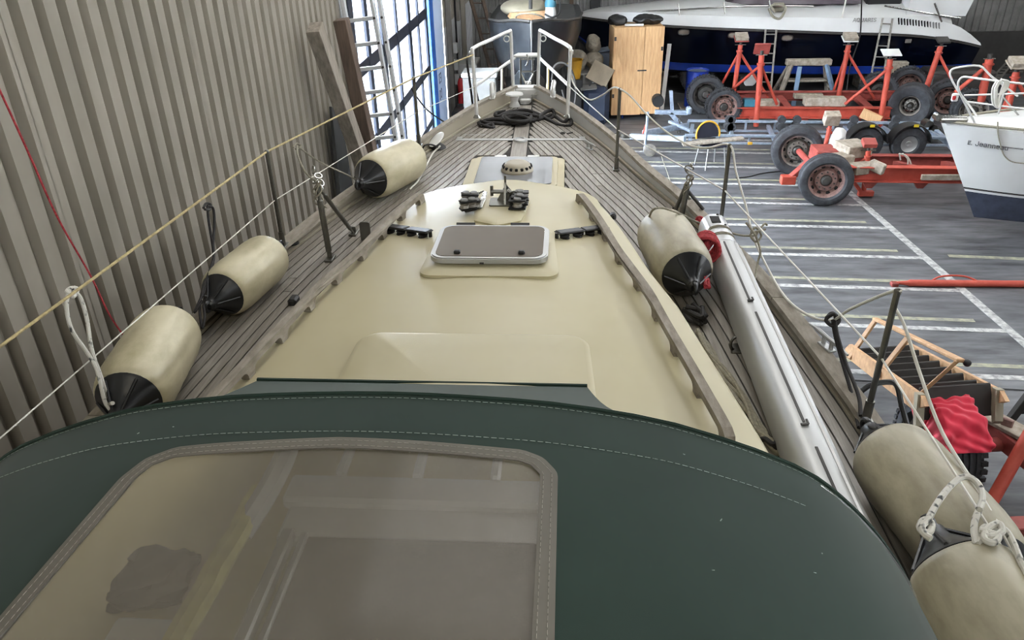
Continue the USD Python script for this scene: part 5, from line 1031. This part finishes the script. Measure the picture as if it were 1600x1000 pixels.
# trestle, drum and lamp under the powerboat
tc = PZ(1248, 156, 0); tc = A([tc[0], tc[1] - .35, 0]); tr = thing('trestle', 'old wooden trestle with pale blue legs under the powerboat', 'trestle', tc)
topz = Zs(1250, 97, tc[1])[2]
obj('top_bar', box(tc + [0, 0, topz], (1.15, .2, .16), .02), M['block'], tr)
for sx in (-1, 1):
    for sy in (-1, 1): obj('leg', bar(tc + [sx * .78, sy * .4, 0], tc + [sx * .45, sy * .06, topz - .05], .12, .08, .01), mat('pale_blue_paint_%d%d' % (sx + 1, sy + 1), '#577089', .6, col2='#7289a0') if sy < 0 and sx > 0 else M['wood_grey'], tr, smooth=False)
    obj('brace', bar(tc + [sx * .62, -.24, .45], tc + [sx * .62, .24, .45], .08, .05, .005), M['wood_grey'], tr, smooth=False)
obj('blue_leg', bar(tc + [-.32, -.35, 0], tc + [-.22, -.06, topz - .1], .12, .06, .01), mat('pale_blue_paint', '#647d96', .6), tr, smooth=False); obj('shelf', box(tc + [0, 0, .6], (1.0, .3, .05), .01), M['wood_grey'], tr, smooth=False)
dr = PY(1089, 124, 21.0); drum = thing('drum', 'blue steel drum under the powerboat bow', 'drum', (dr[0], 21.0, 0)); obj('body', move(lathe([(0, 0), (.28, 0), (.28, .28), (.29, .30), (.28, .32), (.28, .6), (.29, .62), (.28, .64), (.28, .9), (.295, .92), (.28, .92), (.27, .86), (0, .86)], 28), (dr[0], 21.0, .05)), M['drum'], drum); obj('lid', move(lathe([(0, .87), (.265, .87), (.265, .885), (0, .885)], 24), (dr[0], 21.0, .05)), M['plast_b'], drum); obj('pallet', box((dr[0], 21.0, .025), (.8, .7, .05), .01), M['wood_grey'], drum, smooth=False)
lamp_ = Zs(1172, 127, 20.9); obj('round_lid', [rod(lamp_, lamp_ + [.0, .05, .02], .16, 20)], M['white'], None, label='round white lid standing in the shade behind the red stands', cat='lid'); obj('lid_prop', box((lamp_[0], 21.15, lamp_[2] / 2 + .05), (.5, .4, lamp_[2] + .1), .02), M['black'], None, label='dark box behind the round white lid', cat='box')
# ---------------------------------------------------------------- the white and navy powerboat
pb = thing('powerboat', 'large powerboat with navy sides and white deck along the far wall', 'powerboat', (5.5, 23, 0))
PXS = np.array([.25, .8, 1.8, 3.2, 5.0, 7.0, 8.8, 9.8, 10.75])
half = np.array([.02, .42, .85, 1.2, 1.4, 1.45, 1.42, 1.38, 1.3]); YC = 23.3
zsh = np.array([1.98, 1.95, 1.90, 1.84, 1.78, 1.70, 1.62, 1.50, 1.30]); zbt = zsh + np.array([.06, .20, .27, .30, .32, .36, .42, .40, .08]); zch = np.array([1.5, 1.2, .98, .86, .82, .78, .78, .78, .80]); zk = np.array([1.4, .95, .6, .42, .35, .35, .38, .40, .42])
def prow(i, lv):   # half rings: (half breadth factor, z)
    return lv
Pn = PchipInterpolator(PXS, np.stack([half, zsh, zbt, zch, zk], 1)); PX_ = np.linspace(.25, 10.75, 34)
def shell(fa, fb, nm, m, nlev=5, sm=40):
    R = []
    for x in PX_:
        h, zs, zt, zc, zk_ = Pn(x); (ha, za), (hb_, zb_) = fa(h, zs, zt, zc, zk_), fb(h, zs, zt, zc, zk_)
        near = [(x, YC - (ha + (hb_ - ha) * t), za + (zb_ - za) * t) for t in np.linspace(0, 1, nlev)]; far = [(x, 2 * YC - y, z) for _, y, z in near[::-1]]; R.append(near + far)
    obj(nm, loft(R), M[m], pb, smooth=sm)
shell(lambda h, zs, zt, zc, zk: (h * .80, zc + .02), lambda h, zs, zt, zc, zk: (h * 1.0, zs), 'hull_side', 'navy', 4)
shell(lambda h, zs, zt, zc, zk: (h * .02, zk), lambda h, zs, zt, zc, zk: (h * .80, zc - .18 * min(1, h)), 'hull_bottom', 'antifoul', 3)
shell(lambda h, zs, zt, zc, zk: (h * .80, zc - .18 * min(1, h)), lambda h, zs, zt, zc, zk: (h * .805, zc + .02), 'boot_stripe', 'royal', 2)
shell(lambda h, zs, zt, zc, zk: (h * 1.0, zs + .03), lambda h, zs, zt, zc, zk: (h * .95, zt), 'topside', 'white', 3)
shell(lambda h, zs, zt, zc, zk: (h * 1.02 + .01, zs - .03), lambda h, zs, zt, zc, zk: (h * 1.02 + .01, zs + .03), 'rubbing_strake', 'grey_d', 2)
R = []
for x in np.linspace(1.2, 9.9, 26):
    h, zs, zt, zc, zk_ = Pn(x); k = .20 * min(1, (x - 1.0) / 2.5) + .10 * max(0, (x - 5) / 5); R.append([(x, YC - h * .95, zt - .02), (x, YC - h * .72, zt + k * .8), (x, YC - h * .4, zt + k * 1.25), (x, YC, zt + k * 1.35), (x, YC + h * .4, zt + k * 1.25), (x, YC + h * .95, zt - .02)])
obj('deck', loft(R), M['white'], pb, smooth=50)
obj('windscreen', loft([[(x, YC - w, z0), (x, YC - w * .85, z1), (x, YC + w * .85, z1), (x, YC + w, z0)] for x, w, z0, z1 in ((4.2, .5, 2.32, 2.36), (5.2, .95, 2.35, 2.75), (6.6, 1.05, 2.35, 3.0), (7.6, 1.05, 2.35, 3.0))]), M['purple'], pb, smooth=30)
obj('cockpit_side', box((8.25, YC, 2.4), (.9, 1.7, .5), .05), M['black'], pb); obj('radar_arch', loft([[(x0, YC - 1.25, 2.1), (x1, YC - 1.25, 2.1), (x1, YC + 1.25, 2.1), (x0, YC + 1.25, 2.1)] if 0 else [(x0, YC - 1.25, z), (x1, YC - 1.25, z), (x1, YC + 1.25, z), (x0, YC + 1.25, z)] for x0, x1, z in ((8.7, 10.2, 2.05), (8.75, 10.35, 2.6), (8.9, 10.6, 3.4))]), M['white'], pb, smooth=30)
def onside(px, py, f=1.0):
    for y in np.linspace(21.2, 23.3, 500):
        q = PY(px, py, y)
        if .3 < q[0] < 10.7 and y >= YC - float(Pn(q[0])[0]) * f: return A([q[0], y - .012, q[2]])
    return PY(px, py, 22)
for px, py in ((1068, 50), (1146, 55), (1230, 59)):
    c = onside(px, py, .99); ph_ = obj('porthole', tube([c + [.14 * np.sign(math.cos(a)) * abs(math.cos(a)) ** .7, -.01, .065 * np.sign(math.sin(a)) * abs(math.sin(a)) ** .7] for a in np.linspace(0, 2 * math.pi, 24)[:-1]], .016, 6, True), M['steel'], pb); obj('pane', xf(ext(rrect(.25, .11, .05), .01), A([[1, 0, 0], [0, 0, 1], [0, 1., 0]]), c + [0, -.005, 0]), M['acryl'], ph_)
nm = xf(text('AQUARIS', .095, .008), A([[1, 0, 0], [0, 0, -1], [0, 1., 0]]), onside(1332, 31, .97) + [0, -.01, -.05]); obj('lettering', nm, M['plast_g'], pb, smooth=False, label='small grey name lettering')
for k in range(15):
    c = onside(1404 + 4.5 * k, 33 + .55 * k, .96); obj('vent_slot', xf(box((0, 0, 0), (.035, .02, .17), .004), ry(-.25), c), M['hole'] if k < 11 else M['plast_g'], pb, smooth=False)
hr = [onside(px, py, .93) + [0, .1, .05] for px, py in ((960, 24), (1050, 20), (1130, 15), (1210, 13), (1272, 14))]; obj('hand_rail', rope(hr, .022, 5, 7), M['steel'], pb)
for px, py in ((1062, 24), (1133, 22), (1204, 18)): p = onside(px, py, .94); obj('rail_post', rod(p, p + [-.05, .1, .28], .016, 8), M['steel'], pb)
hr = [onside(px, py, .93) + [0, .05, .1] for px, py in ((1382, 16), (1430, 24), (1470, 31), (1500, 35))]; obj('hand_rail', rope(hr, .022, 5, 7), M['steel'], pb)
obj('rail_post', rod(onside(1471, 34, .94), onside(1460, 5, .94), .025, 8), M['steel'], pb); obj('aerial', rod(onside(1315, 28, .94), onside(1322, 0, .94) + [0, 0, .2], .02, 8), M['hose'], pb); obj('boarding_step', xf(box((0, 0, 0), (.3, .1, .22), .03), np.eye(3), onside(1216, 11, .8)), M['rope_g'], pb)
obj('screw_plate', [box(onside(1419, 64, .98), (.16, .02, .1), .01)], M['rim_g'], pb)
for x in (2.6, 5.2, 8.4): obj('keel_block', box((x, YC, .2), (.4, .6, .4 + (.3 if x < 3 else 0)), .02), M['block'], pb, smooth=False)
rope_thing('mooring_rope', 'grey rope hung in loops over the powerboat bow rail', [[onside(*p, .93) + [0, -.05, .05] for p in ((1200, 16), (1206, 28), (1216, 32), (1222, 26), (1226, 14), (1214, 10), (1204, 12), (1210, 22))]], .03, 'rope_g')
rope_thing('power_cable', 'black cable hanging from deck to floor along the powerboat side', [[onside(1343, 0, .93) + [0, -.1, .1], onside(1343, 40, .98) + [0, -.1, 0], onside(1338, 60, .9) + [0, -.2, 0], PY(1328, 105, 21.2), PY(1322, 150, 20.8)]], .018, 'rope_b', 'cable')
def ladder(name, label, tl, tr, bl_, br, n):
    t = thing(name, label, 'ladder', A(bl_) * [1, 1, 0])
    for p, q in ((tl, bl_), (tr, br)): obj('rail', bar(p, q, .05, .03, .005), M['rim_g'], t, smooth=False)
    for k in range(n): u = (k + .5) / n; obj('rung', rod(A(tl) + (A(bl_) - tl) * u, A(tr) + (A(br) - tr) * u, .016, 8), M['rim_g'], t)
bL, bR = PZ(1190, 152, .02), PZ(1204, 152, .02); bL, bR = PY(1188, 158, 21.1), PY(1203, 158, 21.1); bL[2] = bR[2] = .02
ladder('ladder', 'thin aluminium ladder against the powerboat side, behind the pink-plated stand', onside(1196, 46, 1.06), onside(1213, 46, 1.06), bL, bR, 8)
bL, bR = PY(1362, 128, 21.0), PY(1384, 130, 21.0); bL[2] = bR[2] = .02; bL[0] -= .05; bR[0] -= .05
ladder('ladder', 'aluminium ladder against the powerboat stern quarter, behind the white-plated stand', onside(1377, 27, .99) + [0, -.1, 0], onside(1392, 28, .99) + [0, -.1, 0], bL, bR, 8)
g_ = PY(1555, 115, 24.0); ladder('steel_ramp', 'grey perforated steel ramp leaning by the far right wall', PY(1572, 98, 24.4), PY(1583, 98, 24.4), PY(1532, 152, 23.0) * [1, 1, 0] + [0, 0, .02], PY(1546, 152, 23.0) * [1, 1, 0] + [0, 0, .02], 9)
obj('dark_machine', [box((10.0, 21.3, .45), (1.6, .8, .9), .06)], M['grey_d'], None, label='dark grey machine casing below the powerboat stern', cat='machine')

# ================================================================ white sailing boat at the right edge
wy = 12.55
ws_ = thing('white_boat', 'white sailing boat bow with navy bottom at the right edge', 'sailing boat', (8.5, wy, 0))
def wb_h(x, z): x0 = 5.82 + (1.86 - z) * .575; B = .35 + .62 * min(1, max(0, (z - .2) / 1.2)) ** .6 + .05; return max(.004, 1.25 * B * (1 - math.exp(-max(0, x - x0) / 1.7))), x0
def wshell(nm, m, z0, z1, nl):
    lv = np.linspace(z0, z1, nl); R = []
    for u in np.r_[np.linspace(0, .25, 8), np.linspace(.32, 1, 9)]:
        near = []
        for z in lv:
            zz = z + (.0 if z < 1.5 else -.02 * 0); x0 = wb_h(0, z)[1]; x = x0 + u * (12.5 - x0); near.append((x, wy - wb_h(x, z)[0], z))
        R.append(near + [(x, 2 * wy - y, z) for x, y, z in near[::-1]])
    obj(nm, loft(R), M[m], ws_, smooth=40)
wshell('hull', 'white', .80, 1.84, 7); wshell('stripe', 'grey_d', .77, .80, 2); wshell('white_stripe', 'white', .73, .77, 2); wshell('bottom', 'antifoul', .28, .73, 5)
obj('keel', loft([[(8.2, wy - .1, .3), (9.6, wy - .1, .3), (9.6, wy + .1, .3), (8.2, wy + .1, .3)], [(8.5, wy - .12, .02), (9.5, wy - .12, .02), (9.5, wy + .12, .02), (8.5, wy + .12, .02)]]), M['antifoul'], ws_, smooth=False)
R = []
for x in np.linspace(5.9, 12.4, 18): h = wb_h(x, 1.84)[0]; R.append([(x, wy - h * .97, 1.82), (x, wy - h * .9, 1.86), (x, wy, 1.92), (x, wy + h * .9, 1.86), (x, wy + h * .97, 1.82)])
obj('deck', loft(R), M['white'], ws_, smooth=40)
for s in (-1, 1): obj('toe_rail', [tube([(x, wy + s * wb_h(x, 1.84)[0] * .97, 1.875) for x in np.linspace(5.9, 12.4, 14)], .02, 6)], M['rope_g'], ws_)
def wface(px, py, dy=.006):
    for y in np.linspace(11.0, 12.6, 900):
        q = PY(px, py, y)
        if y >= wy - wb_h(q[0], q[2])[0]: return q - [0, dy, 0]
    return PY(px, py, 12)
t0, t1 = wface(1523, 224), wface(1556, 229); tx = unit(t1 - t0); tu = unit(A([0, .12, 1])); tn = np.cross(tx, tu)
obj('lettering', xf(text('Jeanneau', .072, .006), np.stack([tx, tu, tn], 1), t0 - [0, .012, .03]), M['ink'], ws_, smooth=False, label='small dark name lettering'); obj('lettering', xf(text('E.', .06, .006), np.stack([tx, tu, tn], 1), wface(1511, 222) - [0, .012, .03]), M['ink'], ws_, smooth=False)
obj('rub_line', tube([wface(px, py, .0) for px, py in ((1557, 228), (1580, 231), (1599, 233))], .012, 6), M['plast_g'], ws_)
obj('bow_fitting', [box((5.98, wy, 1.90), (.4, .24, .07), .02), rod((5.75, wy - .07, 1.93), (5.75, wy + .07, 1.93), .05, 12), bar((5.72, wy, 1.9), (6.2, wy, 1.92), .05, .05, .01)], M['steel'], ws_)
PW = lambda px, py, y: PY(px, py, y)
obj('pulpit', [tube(cr([PW(1524, 194, 12.35), PW(1512, 170, 12.3), PW(1500, 146, 12.25), PW(1497, 130, 12.2), PW(1503, 121, 12.2), PW(1516, 121, 12.15), PW(1545, 125, 12.0), PW(1580, 129, 11.9), PW(1610, 132, 11.8)], 4), .016, 8)], M['tube_w'], ws_)
obj('pulpit', [tube(cr([PW(1532, 190, 12.75), PW(1515, 165, 12.75), PW(1497, 142, 12.75), PW(1486, 122, 12.75), PW(1485, 112, 12.75), PW(1494, 106, 12.75), PW(1530, 103, 12.85), PW(1550, 120, 12.9), PW(1590, 150, 12.95)], 4), .016, 8)], M['tube_w'], ws_)
obj('rail_bar', [rod(PW(1506, 149, 12.28), PW(1600, 146, 11.95), .013, 8)], M['tube_w'], ws_); obj('rail_bar', [rod(PW(1512, 159, 12.3), PW(1606, 171, 11.9), .013, 8)], M['tube_w'], ws_); obj('rail_post', rod(PW(1560, 178, 12.1), PW(1572, 128, 11.95), .013, 8), M['tube_w'], ws_); obj('rail_post', rod(PW(1598, 188, 12.9), PW(1566, 150, 12.4), .013, 8), M['steel'], ws_)
obj('nav_lamp', box(PW(1492, 152, 12.2), (.09, .06, .12), .015), M['white'], ws_); obj('nav_glass', box(PW(1491, 153, 12.16), (.05, .03, .06), .01), M['redp'], ws_)
rope_thing('mooring_rope', 'white rope coil tied to the pulpit of the white boat', [[PW(1560 + dx, 126, 11.9 - .02 * k), PW(1553 + dx, 138, 11.9 - .02 * k), PW(1553 + dx, 160, 11.9 - .02 * k), PW(1560, 168, 11.9 - .02 * k), PW(1562, 150, 11.87), PW(1570 - dx, 140, 11.9), PW(1574 - dx, 128, 11.9), PW(1564, 124, 11.9)] for k, dx in enumerate((0, 3, -2, 5, 2))], .014, 'hose')
rope_thing('mooring_rope', 'thin grey rope looping down the side of the white boat', [[wface(1558, 190, .02), wface(1558, 205, .02), wface(1562, 225, .02), wface(1568, 242, .02), wface(1580, 252, .02), wface(1600, 255, .02)]], .010, 'rope_g')

# ================================================================ foreground floor at the right
a, b = PZ(1400, 442, .05), PZ(1760, 445, .05); pole = thing('steel_pole', 'red steel pole lying on the floor beside the bay lines', 'pole', (a + b) / 2 * [1, 1, 0])
obj('tube', [tube([a, a + (b - a) * .05, a + (b - a) * .06, b], [.02, .035, .05, .05], 12)], M['red'], pole); obj('sleeve', rod(a + (b - a) * .62, a + (b - a) * .9, .06, 12), M['red_old'], pole); obj('grip', rope([a + (b - a) * .14, a + (b - a) * .2 + [0, .06, .08], a + (b - a) * .3 + [0, .05, .09], a + (b - a) * .38], .014), M['red'], pole)
obj('foot', box(a + [-.02, 0, -.02], (.1, .1, .06), .01), M['red_old'], pole)
# wooden boarding stairs
nt, nb = A([3.24, 6.06, 1.02]), A([3.48, 8.42, .16]); rt_, rb_ = A([3.97, 6.16, 1.02]), A([4.15, 8.52, .16])
stt = thing('boarding_stairs', 'wooden boarding stairs with black treads lying on the red draped wheel', 'stairs', (3.7, 7.3, 0))
up_ = A([0, .35, 1])
for p, q in ((nt, nb), (rt_, rb_)):
    d = unit(q - p); n = unit(np.cross([1, 0, 0], d)); n = n if n[2] > 0 else -n
    pr = [p - d * .18 + n * .02, p - d * .05 + n * .09, q - d * .1 + n * .09, q + d * .08, q - n * .09, p + d * .1 - n * .09]
    obj('stringer', loft([[v + A([sx, 0, 0]) for v in pr] for sx in (-.02, .02)]), M['wood_o'], stt, smooth=False)
    obj('hook', loft([[v + A([sx, 0, 0]) for v in (p - d * .02 + [0, 0, .10], p + d * .08 + [0, 0, .10], p - d * .02 + [0, 0, -.1], p - d * .12 + [0, 0, -.24], p - d * .16 + [0, 0, -.2], p - d * .08 + [0, 0, -.05])] for sx in (-.045, .025)]), M['pale'], stt, smooth=False, label='pale wooden hook')
for k in range(8):
    t = .02 + .118 * k; a, b = nt + (nb - nt) * t, rt_ + (rb_ - rt_) * t; obj('tread', bar(a + [.03, 0, -.02], b + [-.03, 0, -.02], .22 if k else .30, .035, .01, (0, -.85, .53)), M['tread'], stt, smooth=False)
tops = [PZ(1369, 499, .66), PZ(1419, 527, 1.05), PZ(1498, 562, 1.52)]; bases = [PZ(1326, 560, .18), PZ(1368, 591, .60), PZ(1434, 619, 1.02)]
for p, q in zip(bases, tops): obj('post', bar(p, q, .06, .035, .006), M['wood_o'], stt, smooth=False)
obj('hand_rail', bar(tops[0] - unit(tops[2] - tops[0]) * .04, tops[2] + unit(tops[2] - tops[0]) * .05, .07, .035, .008), M['wood_o'], stt, smooth=False); obj('rail_cap', ball(tops[2] + [.05, -.05, 0], .035, 1), M['black'], stt)
# wheel under a red cloth, with its trailer
wc = A([3.53, 6.10, .49]); W12 = wheel('truck_wheel', 'big lugged trailer wheel draped with a red cloth near the right edge', wc, rz(.12) @ frame((1, 0, 0)), .98, .34, 'rim_g')
for k in range(36): pass
R = []; wr_ = .49
for i, a in enumerate(np.linspace(-.75, .98, 64)):
    row = []
    for j, u in enumerate(np.linspace(-1, 1, 64)):
        w = u * .235; over = max(0, abs(w) - .17); x = math.copysign(min(abs(w), .18), w); drop = over * (4.2 if w < 0 else 2.0)
        fold = .012 * math.sin(15 * a + 3 * u + 1.2 * math.sin(4 * u + 3 * a)) + .008 * math.sin(31 * a - 7 * u + 2 * math.sin(6 * a)) + .006 * math.sin(11 * u + 5 * a); r = wr_ + .052 + fold - drop * (.9 + .2 * math.sin(6 * a))
        row.append([x + (.016 + .8 * fold) * (1 if w > .17 else -1 if w < -.17 else 0), -r * math.sin(a + .1 * u * math.sin(3 * a)), r * math.cos(a)])
    R.append(row)
cl_ = A(R).reshape(-1, 3) @ rz(.12).T + wc; obj('red_cloth', thick(grid(cl_.reshape(64, 64, 3)), .006), M['cloth_r'], None, label='crumpled red cloth draped over the trailer wheel', cat='cloth', smooth=70)
nt_ = thing('red_trailer', 'rusty red trailer frame and strut in the bottom right corner', 'trailer', (4.6, 5.9, 0))
obj('axle', rod(wc, wc + [1.6, .2, 0], .07, 12), M['red_old'], nt_); obj('beam', bar((3.55, 5.18, .34), (5.4, 5.36, .34), .16, .14, .01), M['red_old'], nt_, smooth=False); obj('beam', bar((4.05, 6.6, .55), (4.6, 4.9, .50), .14, .18, .01), M['red_old'], nt_, smooth=False)
obj('strut', rod(PZ(1543, 795, .36), PZ(1612, 672, 1.02), .055, 14), M['red'], nt_); obj('plank', bar((4.0, 6.55, .66), (4.7, 5.5, .64), .22, .04, .006), M['block'], nt_, smooth=False); obj('upright', [bar((4.15, 6.2, .5), (4.18, 6.24, .74), .1, .05, .01)], M['rust'], nt_, smooth=False); obj('foot_pad', [box((3.75, 5.2, .135), (.3, .3, .27), .02)], M['red_old'], nt_, smooth=False)
a, b = PZ(1573, 663, .0), PZ(1640, 575, .75); bs = thing('steel_bench', 'dark steel bench leg at the right edge of the picture', 'bench', a * [1, 1, 0]); obj('leg', bar(a, b, .09, .07, .006), M['grey_d'], bs, smooth=False); obj('bracket', box(a + (b - a) * .35 + [.04, 0, -.04], (.08, .06, .12), .01), M['grey_d'], bs); obj('cable', rope([a + (b - a) * .38 + [.05, 0, 0], a + (b - a) * .3 + [.12, -.05, -.05], a + (b - a) * .2 + [.25, -.1, -.1]], .008), M['hose'], bs)
obj('top', bar(b, b + [.9, .3, .02], .3, .05, .01), M['grey_d'], bs, smooth=False); obj('leg', bar(b + [.8, .25, 0], (b[0] + 1.1, b[1] + .3, 0), .09, .07, .006), M['grey_d'], bs, smooth=False)
